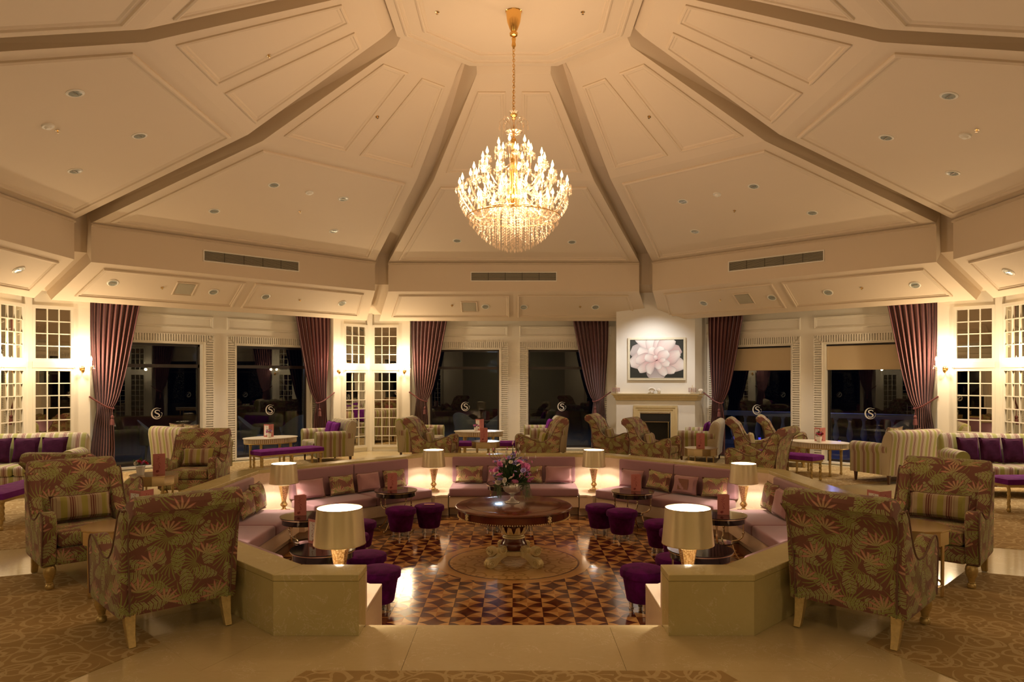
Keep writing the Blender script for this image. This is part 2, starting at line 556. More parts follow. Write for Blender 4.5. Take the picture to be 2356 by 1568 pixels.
PHI = {0: 90, 1: 135, 2: 180, 3: 225, 4: 270, 5: 315, 6: 0, 7: 45}    # wings: 0 far, 1 far left, 2 left, 3 near left, 4 entrance, 5 near right, 6 right, 7 far right
WN = {0: 'far', 1: 'far-left', 2: 'left', 3: 'near-left', 4: 'entrance', 5: 'near-right', 6: 'right', 7: 'far-right'}
def wrz(k): return R(PHI[k] - 90)
def wpt(k, u, a, z=0):
    f = R(PHI[k])
    return (a * cos(f) + u * sin(f), YC + a * sin(f) - u * cos(f), z)
def put(o, k):
    o.location = (0, YC, 0); o.rotation_euler = (0, 0, wrz(k)); return o

# ------------------------------------------------------------------ lights of the room (lamp and sconce lights are in their builders)
CHZ = 4.3
for i in range(6):
    a = i * PI / 3 + 0.3
    light('POINT', 'chandelier_light', (0.45 * cos(a), YC + 0.45 * sin(a), 4.25), 22, WARM, 0.15)
for i in range(6):
    a = i * PI / 3
    light('POINT', 'chandelier_upper_light', (0.62 * cos(a), YC + 0.62 * sin(a), 4.62), 5, WARM, 0.12)

# ------------------------------------------------------------------ ceiling
PROF = [(1.78, 6.54), (4.0, 5.50), (7.5, 4.548), (7.5, 3.866), (8.45, 3.248)]
BACK = [(1.3, 7.0), (4.12, 5.80), (7.76, 4.80), (7.76, 4.06), (8.82, 3.42)]
INS = 0.168
def hw(a, ins=INS): return a * T8 - ins
ceil_root = bpy.data.objects.new('ceiling', None); C.objects.link(ceil_root); struct(ceil_root)
mb = MB()
for k in range(8):
    mb.T = Matrix.Translation((0, YC, 0)) @ Matrix.Rotation(wrz(k), 4, 'Z')
    for (a0, z0), (a1, z1) in zip(BACK, BACK[1:]):
        mb.poly([(-a0 * T8, a0, z0), (a0 * T8, a0, z0), (a1 * T8, a1, z1), (-a1 * T8, a1, z1)])
mb.build('ceiling_channel', 'ceilp', ceil_root, smooth=False)

class Plane:
    """strip i of the sloped ceiling in a wing's own axes: u along the wing, s down the slope, h into the room"""
    def __init__(s, i):
        (s.a0, s.z0), (s.a1, s.z1) = PROF[i], PROF[i + 1]
        s.L = sqrt((s.a1 - s.a0) ** 2 + (s.z1 - s.z0) ** 2)
        s.da, s.dz = (s.a1 - s.a0) / s.L, (s.z1 - s.z0) / s.L
        s.na, s.nz = s.dz, -s.da           # points into the room
    def P(s, u, t, h=0.0):
        return (u, s.a0 + s.da * t + s.na * h, s.z0 + s.dz * t + s.nz * h)
    def hwid(s, t): return hw(s.a0 + s.da * t)
def hit(k, i, px, py):
    pl = Plane(i)
    f = R(PHI[k]); n = Vector((cos(f), sin(f), 0)); t = Vector((sin(f), -cos(f), 0))
    p0 = Vector((0, YC, 0)) + n * pl.a0 + Vector((0, 0, pl.z0))
    N = n * pl.na + Vector((0, 0, pl.nz))
    d = Vector(((px - CX) / FPX, 1, (HY - py) / FPX)); o = Vector((0, 0, EYE))
    q = o + d * ((p0 - o).dot(N) / d.dot(N)) - p0
    return q.dot(t), q.dot(n * pl.da + Vector((0, 0, pl.dz)))

def inset(poly, d):
    n = len(poly); out = []
    for i in range(n):
        p0, p1, p2 = Vector(poly[i - 1]), Vector(poly[i]), Vector(poly[(i + 1) % n])
        d1 = (p1 - p0).normalized(); d2 = (p2 - p1).normalized()
        n1 = Vector((-d1.y, d1.x)); n2 = Vector((-d2.y, d2.x))
        b = (n1 + n2); b = b / max(b.dot(n1), 1e-6)
        out.append(tuple(p1 + b * d))
    return out
def mould(mb, poly, f, w=0.09, h=0.03):
    """moulding around poly (counter-clockwise, in u, s); f maps u, s, h to a point"""
    prof = [(0, 0), (0, h * 0.6), (w * 0.22, h), (w * 0.42, h * 0.9), (w * 0.5, h * 0.35), (w * 0.8, h * 0.35), (w, 0.0)]
    loops = []
    for d, hh in prof:
        loops.append([f(u, t, hh) for u, t in inset(poly, d)])
    n = len(poly)
    ids = [[mb.pt(p) for p in L] for L in loops]
    for A, B in zip(ids, ids[1:]):
        for i in range(n):
            j = (i + 1) % n
            mb.face((A[i], A[j], B[j], B[i]))
def ccw(poly):
    s = sum(poly[i - 1][0] * poly[i][1] - poly[i][0] * poly[i - 1][1] for i in range(len(poly)))
    return poly if s > 0 else poly[::-1]

PL = [Plane(i) for i in range(4)]
proto = None
for k in range(8):
    if proto is None:
        mb = MB()
        for i in range(4):
            p = PL[i]
            (b0, c0), (b1, c1) = BACK[i], BACK[i + 1]
            q = [(-hw(p.a0), p.a0, p.z0), (hw(p.a0), p.a0, p.z0), (hw(p.a1), p.a1, p.z1), (-hw(p.a1), p.a1, p.z1)]
            g = [(-hw(p.a0), b0, c0), (hw(p.a0), b0, c0), (hw(p.a1), b1, c1), (-hw(p.a1), b1, c1)]
            mb.poly(q)
            mb.poly([q[1], g[1], g[2], q[2]]); mb.poly([q[0], q[3], g[3], g[0]])
            if i == 0: mb.poly([q[0], g[0], g[1], q[1]])
            if i == 3: mb.poly([q[3], q[2], g[2], g[3]])
        panel = mb.build('ceiling_panel', 'ceilp', ceil_root, smooth=False); put(panel, k)
        # mouldings as parts of the panel
        def slopepoly(i, t0, t1, ul0, ul1, ur0, ur1):
            return ccw([(ul0, t0), (ur0, t0), (ur1, t1), (ul1, t1)])
        p = PL[0]; t0, t1 = 0.35, p.L - 0.22
        for sgn in (-1, 1):
            e0, e1 = p.hwid(t0) - 0.13, p.hwid(t1) - 0.17
            poly = ccw([(sgn * 0.13, t0), (sgn * e0, t0), (sgn * e1, t1), (sgn * 0.13, t1)])
            m = MB(); mould(m, poly, p.P); m.build('moulding', 'ceilp', panel, smooth=False)
        p = PL[1]; t0, t1 = 0.22, p.L - 0.16
        poly = ccw([(-p.hwid(t0) + 0.2, t0), (p.hwid(t0) - 0.2, t0), (p.hwid(t1) - 0.2, t1), (-p.hwid(t1) + 0.2, t1)])
        m = MB(); mould(m, poly, p.P, 0.12, 0.04); m.build('moulding', 'ceilp', panel, smooth=False)
        p = PL[3]; t0, t1 = 0.14, p.L - 0.16
        for sgn in (-1, 1):
            x0 = 0.10
            poly = ccw([(sgn * x0, t0), (sgn * (p.hwid(t0) - 0.28), t0), (sgn * (p.hwid(t1) - 0.28), t1), (sgn * x0, t1)])
            m = MB(); mould(m, poly, p.P, 0.075, 0.03); m.build('moulding', 'ceilp', panel, smooth=False)
        # small cornice lip where the lower slope meets the fascia
        m = MB(); w_ = hw(7.5)
        m.loft([[(-w_, 7.5, 4.54), (-w_, 7.47, 4.53), (-w_, 7.46, 4.50), (-w_, 7.5, 4.49)], [(w_, 7.5, 4.54), (w_, 7.47, 4.53), (w_, 7.46, 4.50), (w_, 7.5, 4.49)]])
        m.build('cornice', 'ceilp', panel, smooth=False)
        proto = panel
    else:
        o = dup(proto); put(o, k)

# central octagon
mb = MB()
a0 = 1.62
def octp(a, z): return [(a / cos(PI / 8) * cos(PI / 8 + i * PI / 4), YC + a / cos(PI / 8) * sin(PI / 8 + i * PI / 4), z) for i in range(8)]
mb.loft([octp(a0, 6.99), octp(a0, 6.59)], cap=False); mb.poly(octp(a0, 6.59)[::-1])
o = mb.build('central_panel', 'ceilp', ceil_root, smooth=False)
for aa in (1.50, 1.24):
    m = MB()
    prof = [(0, 0), (0, .02), (.025, .032), (.045, .028), (.05, .012), (.08, .012), (.09, 0)]
    L = [octp(aa - d, 6.59 - h) for d, h in prof]
    m.loft(L, cap=False); m.build('moulding', 'ceilp', o, smooth=False)

# ------------------------------------------------------------------ fittings in the ceiling
def downlight(k, i, px, py, label, lit=0.0, r=0.072):
    u, t = hit(k, i, px, py); p = PL[i]
    f = R(PHI[k])
    wc = Vector(wpt(k, u, *p.P(u, t)[1:]))
    nrm = Vector((cos(f), sin(f), 0)) * p.na + Vector((0, 0, p.nz))
    o = dup(DL, tuple(wc), None, label, 'recessed downlights in the ceiling') if DL['used'] else DL
    if not DL['used']:
        DL['used'] = 1; o['label'] = label; o.location = wc
    q = nrm.to_track_quat('Z', 'Y')
    o.rotation_euler = q.to_euler()
    if lit:
        l = light('SPOT', 'downlight_light', tuple(wc + nrm * 0.03), lit, DOWNC, 0.05, 78, 0.9)
        l.rotation_euler = (0, 0, 0)
    return o
DL = thing('downlight', '', 'ceiling light', group='recessed downlights in the ceiling'); DL['used'] = 0
m = MB(); m.lathe([(0.072, 0.0), (0.100, 0.0), (0.100, 0.006), (0.084, 0.014), (0.072, 0.008)], 24, cap=False); m.build('ring', 'ring', DL)
m = MB(); m.lathe([(0.001, 0.003), (0.045, 0.004), (0.074, 0.009)], 24, cap=False); m.build('lamp_glass', 'lens', DL)
m = MB(); m.box(-0.05, 0.05, -0.006, 0.006, 0.004, 0.012); m.build('lamp_clip', 'silver', DL)
DLW = {2: 'left', 1: 'far-left', 0: 'far', 7: 'far-right', 6: 'right'}
ups = {2: [(173, 214, 'uppermost'), (321, 312, 'middle'), (173, 393, 'lowest')],
       1: [(630, 425, 'uppermost'), (790, 457, 'right-hand upper'), (493, 485, 'left-hand'), (768, 531, 'lowest')],
       0: [(1052, 553, 'left-hand'), (1316, 556, 'right-hand')],
       7: [(1734, 428, 'uppermost'), (1571, 463, 'left-hand upper'), (1869, 489, 'right-hand'), (1599, 532, 'lowest')],
       6: [(2183, 220, 'uppermost'), (2039, 316, 'middle'), (2192, 398, 'lowest')]}
for k, L in ups.items():
    for px, py, w in L:
        downlight(k, 1, px, py, f'grey recessed downlight in the {DLW[k]} sloped ceiling panel, {w} one in it', 0)
sof = {2: [(43, 620, 'beside the left edge')], 1: [(260, 650, 'left of the square grille'), (491, 671, 'just right of the square grille'), (611, 682, 'just past the moulding gap'), (787, 697, 'nearest the right end')],
       0: [(1117, 705, 'right of the square grille'), (1205, 706, 'past the moulding gap'), (1370, 706, 'nearest the fireplace')],
       7: [(1619, 697, 'nearest the fireplace'), (1776, 684, 'right of the square grille'), (1905, 672, 'past the moulding gap'), (2105, 655, 'nearest the right end')],
       6: [(2320, 625, 'beside the right edge')]}
LIT = {(260, 650): 113, (491, 671): 113, (787, 697): 108, (1205, 706): 97, (1370, 706): 97, (1776, 684): 108, (2105, 655): 113, (43, 620): 148, (2320, 625): 148, (611, 682): 97, (1905, 672): 113, (1619, 697): 81, (1117, 705): 91}
for k, L in sof.items():
    for px, py, w in L:
        downlight(k, 3, px, py, f'round recessed downlight in the low {DLW[k]} soffit, {w}', LIT.get((px, py), 0))
# lit downlights of the soffits that the picture does not reach
for k in (2, 6):
    for u in (-1.5, 1.5):
        p = wpt(k, u, 8.0, 3.48)
        light('SPOT', 'downlight_light', p, 120, DOWNC, 0.05, 78, 0.9)

def on_plane(name, k, i, px, py, mbuild, label, cat, group=None):
    u, t = hit(k, i, px, py)
    o = thing(name, label, cat, group=group); put(o, k)
    mbuild(o, PL[i], u, t)
    return o
def speaker(o, p, u, t):
    m = MB(); w = 0.2
    mould(m, [(u - w, t - w), (u + w, t - w), (u + w, t + w), (u - w, t + w)], p.P, 0.05, 0.02); m.build('frame', 'ceilp', o, smooth=False)
    m = MB(); w = 0.155
    m.loft([[p.P(u - w, t - w, .004), p.P(u + w, t - w, .004), p.P(u + w, t + w, .004), p.P(u - w, t + w, .004)], [p.P(u - w, t - w, .012), p.P(u + w, t - w, .012), p.P(u + w, t + w, .012), p.P(u - w, t + w, .012)]])
    m.build('mesh_grille', 'grille', o, smooth=False)
on_plane('ceiling_grille', 1, 3, 425, 664, speaker, 'square mesh grille in the far-left soffit above the left windows', 'ceiling grille', 'square grilles in the soffits')
on_plane('ceiling_grille', 0, 3, 1080, 705, speaker, 'square mesh grille in the far soffit left of the chandelier', 'ceiling grille', 'square grilles in the soffits')
on_plane('ceiling_grille', 7, 3, 1712, 687, speaker, 'square mesh grille in the far-right soffit right of the fireplace', 'ceiling grille', 'square grilles in the soffits')

def sprinkler(o, p, u, t):
    m = MB(); c = p.P(u, t, 0.0); q = p.P(u, t, 0.03)
    m.tube([c, q], 0.008, 6); m.build('nozzle', 'brass', o)
    m = MB(); a = p.P(u, t, 0.0); m.tube([a, p.P(u, t, 0.006)], 0.028, 12); m.tube([p.P(u, t, .030), p.P(u, t, 0.034)], 0.016, 10); m.build('deflector', 'champ', o)
spr = [(1, 0, 868, 268, 'upper far-left slope'), (7, 0, 1494, 268, 'upper far-right slope'), (2, 0, 618, 127, 'upper left slope'), (6, 0, 1731, 128, 'upper right slope'),
       (2, 1, 132, 300, 'lower left slope, beside the detector'), (6, 1, 2248, 298, 'lower right slope, beside the detector'), (1, 1, 690, 486, 'lower far-left slope'), (7, 1, 1690, 484, 'lower far-right slope'),
       (1, 3, 373, 661, 'far-left soffit beside the square grille'), (1, 3, 690, 690, 'far-left soffit right of the gap'), (0, 3, 1040, 702, 'far soffit beside the square grille'),
       (0, 3, 1335, 705, 'far soffit, between two downlights'), (7, 3, 1657, 690, 'far-right soffit near the fireplace'), (7, 3, 1983, 662, 'far-right soffit between two downlights')]
for k, i, px, py, w in spr:
    on_plane('sprinkler', k, i, px, py, sprinkler, 'small brass sprinkler head in the ' + w, 'sprinkler', 'sprinkler heads')
for px, w in ((1006, 'left'), (1341, 'right')):
    o = thing('sprinkler', f'small brass sprinkler head in the central octagonal panel, {w} of the chandelier cord', 'sprinkler', ((px - CX) / FPX * 9.3, 9.3, 6.59), 0, 'sprinkler heads')
    m = MB(); m.tube([(0, 0, 0), (0, 0, -0.03)], 0.008, 6); m.build('nozzle', 'brass', o)
    m = MB(); m.lathe([(0.028, 0), (0.028, -0.006), (0.01, -0.008)], 12); m.lathe([(0.016, -0.03), (0.016, -0.034)], 10); m.build('deflector', 'champ', o)
def detector(o, p, u, t):
    m = MB()
    for r0, r1, h0, h1 in ((0.075, 0.07, 0, 0.02), (0.045, 0.03, 0.02, 0.045)):
        A = [p.P(u + r0 * cos(a * PI / 8), t + r0 * sin(a * PI / 8), h0) for a in range(16)]
        B = [p.P(u + r1 * cos(a * PI / 8), t + r1 * sin(a * PI / 8), h1) for a in range(16)]
        m.loft([A, B]); m.build('detector_base' if h0 == 0 else 'sensor', 'ring', o); m = MB()
on_plane('smoke_detector', 2, 1, 110, 289, detector, 'white round smoke detector on the left sloped ceiling', 'smoke detector')
on_plane('smoke_detector', 6, 1, 2221, 311, detector, 'white round smoke detector on the right sloped ceiling', 'smoke detector')
on_plane('smoke_detector', 1, 1, 712, 442, detector, 'white round smoke detector between downlights on the far-left slope', 'smoke detector')
on_plane('smoke_detector', 7, 1, 1650, 446, detector, 'white round smoke detector between downlights on the far-right slope', 'smoke detector')

# air grilles on the fascias
for k, w in ((0, 'far fascia behind the chandelier'), (1, 'far-left fascia'), (7, 'far-right fascia')):
    o = thing('air_grille', f'long slatted air grille in the {w}', 'air grille', group='long air grilles in the fascias'); put(o, k)
    W_, z0, z1, a = 0.99, 4.12, 4.305, 7.5
    if k == 0: cu = 0.0
    elif k == 1: cu = 0.02
    else: cu = 0.02
    m = MB()
    for (x0, x1, y0, y1) in ((-W_, W_, z0 - .02, z0), (-W_, W_, z1, z1 + .02), (-W_ - .02, -W_, z0 - .02, z1 + .02), (W_, W_ + .02, z0 - .02, z1 + .02)):
        m.box(x0, x1, a - .02, a, y0, y1)
    m.build('frame', 'plaster', o, smooth=False)
    m = MB(); m.box(-W_, W_, a - .006, a - .001, z0, z1); m.build('backing', 'soot', o, smooth=False)
    for j in range(5):
        m = MB(); x0 = -W_ + j * W_ * 0.4 + .006; x1 = x0 + W_ * 0.4 - .012
        for q in range(8):
            z = z0 + (q + 0.5) * (z1 - z0) / 8
            m.loft([[(x0, a - .018, z - .004), (x0, a - .018, z - .001), (x0, a - .004, z + .014), (x0, a - .004, z + .010)],
                    [(x1, a - .018, z - .004), (x1, a - .018, z - .001), (x1, a - .004, z + .014), (x1, a - .004, z + .010)]])
        stuff(m.build('grille_slats', 'grille', o, smooth=False))

# ------------------------------------------------------------------ walls and windows
AW, AP = 9.12, 8.8          # recessed window wall, corner piers
UW = 2.62
ZT = 3.62
walls = {}
mb = MB()
V = AP * T8
for sg in (-1, 1):
    mb.box(*sorted((sg * UW, sg * V)), AP, AP + 0.42, 0, ZT)
wall_frame = []
W0, W1, WZ0, WZ1 = 0.34, 2.2, 0.04, 2.60
mb.box(-UW, UW, AW, AW + .3, WZ1, ZT)
mb.box(-UW, UW, AW, AW + .3, 0, WZ0)
mb.box(-W0, W0, AW, AW + .3, WZ0, WZ1)
for sg in (-1, 1): mb.box(*sorted((sg * W1, sg * UW)), AW, AW + .3, WZ0, WZ1)
proto_wall = mb.build('wall_far', 'plaster', smooth=False); struct(proto_wall); put(proto_wall, 0)
# frieze mouldings, base board, corner post as parts
for sg in (-1, 1):
    m = MB(); f = lambda u, z, h: (u, AW - h, z)
    mould(m, ccw([(sg * .15, 2.90), (sg * 2.5, 2.90), (sg * 2.5, 3.17), (sg * .15, 3.17)]), f, 0.06, 0.03); m.build('frieze_moulding', 'joinery', proto_wall, smooth=False)
    m = MB(); m.box(*sorted((sg * UW, sg * V)), AP - .02, AP, 0, .16); m.build('base_board', 'joinery', proto_wall, smooth=False, bevel=.005)
    m = MB(); m.box(*sorted((sg * (V - .085), sg * (V - .005))), AP - .05, AP, 0, 3.5); m.build('corner_post', 'joinery', proto_wall, smooth=False, bevel=.008)
m = MB(); m.box(-.34, .34, AW - .015, AW, 0, .16); m.build('base_board', 'joinery', proto_wall, smooth=False, bevel=.005)

# window: reeded frame, inner jamb, dark metal sash, panes, emblem
def emblem(parent, u, a, z, s):
    """a large G curled round an S, as etched on the glass"""
    def rib(pts, ws, name):
        m = MB(); L0 = []; 
        P = [Vector((x, y)) for x, y in pts]
        A, B = [], []
        for i, p in enumerate(P):
            d = (P[min(i + 1, len(P) - 1)] - P[max(i - 1, 0)]).normalized(); n = Vector((-d.y, d.x)) * ws[i] * 0.5
            A.append(p + n); B.append(p - n)
        f = lambda q, dd: (u + q.x * s, a + dd, z + q.y * s)
        loops = [[f(A[i], 0), f(B[i], 0), f(B[i], -.003), f(A[i], -.003)] for i in range(len(P))]
        m.loft(loops); m.build(name, 'logo', parent, smooth=False)
    g = []; gw = []
    for i in range(33):
        t = R(62 + i * 9.4)
        rr = 0.50 + (0.10 if i < 3 else 0)
        g.append((0.46 * cos(t), 0.5 * sin(t)))
        k = i / 32
        gw.append(0.02 + 0.11 * max(0, sin(PI * min(1, k * 1.15))) ** 1.5)
    g += [(0.40, 0.05), (0.34, 0.08)]; gw += [.05, .03]
    rib([(0.36, 0.46)] + g, [.02] + gw, 'letter_g')
    S = smoothpts([(0.22, 0.16, 0), (0.20, 0.26, 0), (0.04, 0.30, 0), (-0.14, 0.24, 0), (-0.15, 0.10, 0), (0.02, 0.0, 0), (0.18, -0.10, 0), (0.20, -0.25, 0), (0.04, -0.34, 0), (-0.14, -0.31, 0), (-0.19, -0.18, 0)], 4)
    n = len(S)
    rib([(x, y) for x, y, _ in S], [0.03 + 0.09 * sin(PI * i / (n - 1)) ** 1.2 for i in range(n)], 'letter_s')
def make_window(sg):
    m = MB(); a = AW + .10
    m.box(*sorted((sg * W0, sg * (W0 + .035))), AW - .0, AW + .3, WZ0, WZ1)
    m.box(*sorted((sg * (W1 - .035), sg * W1)), AW, AW + .3, WZ0, WZ1)
    m.box(*sorted((sg * (W0 + .035), sg * (W1 - .035))), AW, AW + .3, WZ1 - .035, WZ1)
    w = m.build('window_1', 'joinery', smooth=False); struct(w); put(w, 0)
    # reeded surround
    u0, u1 = W0 - .19, W1 + .19
    m = MB(); zt = WZ1 + .17
    f0, f1 = AW - .035, AW
    for (x0, x1, z0, z1) in ((u0, u0 + .012, 0, zt), (u0 + .168, u0 + .185, 0, WZ1), (u1 - .012, u1, 0, zt), (u1 - .185, u1 - .168, 0, WZ1)):
        m.box(*sorted((sg * x0, sg * x1)), f0 - .006, f1, z0, z1)
    m.box(*sorted((sg * u0, sg * u1)), f0 - .006, f1, zt - .012, zt)
    m.box(*sorted((sg * (u0 + .17), sg * (u1 - .17))), f0 - .006, f1, WZ1 - .0, WZ1 + .014)
    m.build('surround_edge', 'joinery', w, smooth=False)
    m = MB(); step = .052
    n = int((zt - .02) / step)
    for j in range(n):
        z = .02 + j * step
        o_ = max(0, z + step - WZ1)
        for x0, x1, side in ((u0 + .012, u0 + .168, 0), (u1 - .168, u1 - .012, 1)):
            if side == 0: x1 = x1 - o_
            else: x0 = x0 + o_
            if x1 - x0 < .01: continue
            m.box(*sorted((sg * x0, sg * x1)), f0, f1, z, z + step * .56)
    n = int((u1 - u0 - .03) / step)
    for j in range(n):
        x = u0 + .02 + j * step
        lo = max(0, (u0 + .168) - x - step * .3, (x + step * .6) - (u1 - .168))
        z0 = WZ1 + .014 + min(lo, .14)
        m.box(*sorted((sg * x, sg * (x + step * .56))), f0, f1, z0, zt - .012)
    stuff(m.build('reeding', 'joinery', w, smooth=False))
    m = MB(); m.box(*sorted((sg * u0, sg * u1)), f1 - .004, f1 + .002, 0, zt) if False else None
    # dark sash
    i0, i1 = W0 + .035, W1 - .035; y0, y1 = AW + .16, AW + .21; TZ = 2.06
    m = MB()
    for (x0, x1, z0, z1) in ((i0, i0 + .045, WZ0, WZ1 - .035), (i1 - .045, i1, WZ0, WZ1 - .035), (i0, i1, WZ0, WZ0 + .05), (i0, i1, WZ1 - .085, WZ1 - .035), (i0, i1, TZ, TZ + .07)):
        m.box(*sorted((sg * x0, sg * x1)), y0, y1, z0, z1)
    m.build('sash', 'darkmetal', w, smooth=False)
    for z0, z1 in ((WZ0 + .05, TZ), (TZ + .07, WZ1 - .085)):
        m = MB(); m.box(*sorted((sg * (i0 + .045), sg * (i1 - .045))), y0 + .02, y0 + .028, z0, z1); p = m.build('pane', 'glass', w, smooth=False)
        if z0 < 1: emblem(p, sg * (W0 + W1) / 2 * (1.0) - (0.06 if sg < 0 else -0.06) * 0 + sg * (-0.02), y0 + .016, 1.10, .225)
    return w
# mirrored grid panels by the corner posts
pane_me = {}
def make_grid(sg, detail=True):
    u0, u1 = 2.90, V - .085
    root = None
    m = MB()
    for z0, z1 in ((.10, 2.03), (2.14, 3.17)):
        for (x0, x1, a, b) in ((u0, u0 + .05, z0, z1), (u1 - .05, u1, z0, z1), (u0 + .05, u1 - .05, z0, z0 + .06), (u0 + .05, u1 - .05, z1 - .06, z1)):
            m.box(*sorted((sg * x0, sg * x1)), AP - .045, AP, a, b)
    m.box(*sorted((sg * (u0 - .03), sg * (u1 + .0))), AP - .06, AP, 2.03, 2.14)
    w = m.build('window_1', 'joinery', smooth=False); struct(w); put(w, 0)
    m = MB()
    X0, X1 = u0 + .05, u1 - .05
    for z0, z1, nr in ((.16, 1.97, 8), (2.20, 3.11, 4)):
        for c in range(1, 3):
            x = X0 + (X1 - X0) * c / 3; m.box(*sorted((sg * (x - .009), sg * (x + .009))), AP - .032, AP - .004, z0, z1)
        for r in range(1, nr):
            z = z0 + (z1 - z0) * r / nr; m.box(*sorted((sg * X0, sg * X1)), AP - .030, AP - .004, z - .009, z + .009)
    m.build('glazing_bars', 'joinery', w, smooth=False)
    if detail:
        for z0, z1, nr in ((.16, 1.97, 8), (2.20, 3.11, 4)):
            pw, ph = (X1 - X0) / 3, (z1 - z0) / nr
            key = (nr,)
            if key not in pane_me:
                m = MB(); m.box(-pw / 2, pw / 2, -.003, .003, -ph / 2, ph / 2); o = m.build('pane', 'mirror', smooth=False); pane_me[key] = o.data
                bpy.data.objects.remove(o)
            for r in range(nr):
                for c in range(3):
                    p = bpy.data.objects.new('pane', pane_me[key]); C.objects.link(p); p.parent = w
                    p.location = (sg * (X0 + pw * (c + .5)), AP - .008, z0 + ph * (r + .5))
                    p.rotation_euler = (R(rnd.uniform(-.25, .25)), 0, R(rnd.uniform(-.35, .35)))
    else:
        m = MB(); m.box(*sorted((sg * X0, sg * X1)), AP - .01, AP - .004, .16, 3.11); m.build('mirror_sheet', 'mirror', w, smooth=False)
    return w
winL, winR = make_window(-1), make_window(1)
grL, grR = make_grid(-1), make_grid(1)
grLs, grRs = make_grid(-1, False), make_grid(1, False)
wname = {0: 'wall_far', 1: 'wall_far_left', 2: 'wall_left', 3: 'wall_near_left', 5: 'wall_near_right', 6: 'wall_right', 7: 'wall_far_right'}
cnt = 0
def named(o, n): o.name = n
for k in (0, 1, 2, 3, 5, 6, 7):
    for src in (proto_wall, winL, winR):
        o = src if k == 0 else dup(src)
        put(o, k)
        if src is proto_wall: named(o, wname[k])
        else:
            cnt += 1; named(o, 'window_%d' % cnt)
    for src, srcs, side in ((grL, grLs, -1), (grR, grRs, 1)):
        if (k, side) in ((0, 1), (7, -1)): continue          # the fireplace stands in that corner
        full = (k, side) in ((0, -1), (1, -1), (1, 1), (7, 1), (2, 1), (6, -1))
        o = dup(src if full else srcs); put(o, k); cnt += 1; named(o, 'window_%d' % cnt)
for s_ in (grL, grR, grLs, grRs):
    for c_ in list(s_.children): bpy.data.objects.remove(c_)
    bpy.data.objects.remove(s_)
# entrance wing: open to the lobby behind the camera
mb = MB()
for sg in (-1, 1): mb.box(*sorted((sg * UW, sg * V)), AP, AP + .42, 0, ZT)
mb.box(-UW, UW, AP, AP + .42, 3.2, ZT)
o = mb.build('wall_entrance', 'plaster', smooth=False); struct(o); put(o, 4)
mb = MB()
mb.box(-5, 5, 14.2, 14.4, 0, 4.2); mb.box(-5.2, -5, 9.2, 14.4, 0, 4.2); mb.box(5, 5.2, 9.2, 14.4, 0, 4.2); mb.box(-5.2, 5.2, 9.22, 14.4, 3.9, 4.2)
mb.box(-5, -UW, 9.2, 9.3, 0, 4.2); mb.box(UW, 5, 9.2, 9.3, 0, 4.2)
o = mb.build('wall_lobby', 'plaster', smooth=False); struct(o); put(o, 4)
mb = MB(); mb.box(-5, 5, 9.0, 14.3, -.1, 0); o = mb.build('floor_lobby', 'marble', smooth=False); struct(o); put(o, 4)
light('AREA', 'lobby_light', wpt(4, 0, 11.8, 3.85), 40, (1.0, 0.78, 0.44), 1.5).data.size = 1.5

# roof over the wall tops so that no sky leaks in
mb = MB()
mb.lathe([(0.01, 7.4), (10.5, 7.4), (10.5, 3.6), (9.6, 3.6)], 8, (0, YC, 0), cap=False, rot=PI / 8)
o = mb.build('roof', 'plaster', smooth=False); struct(o)

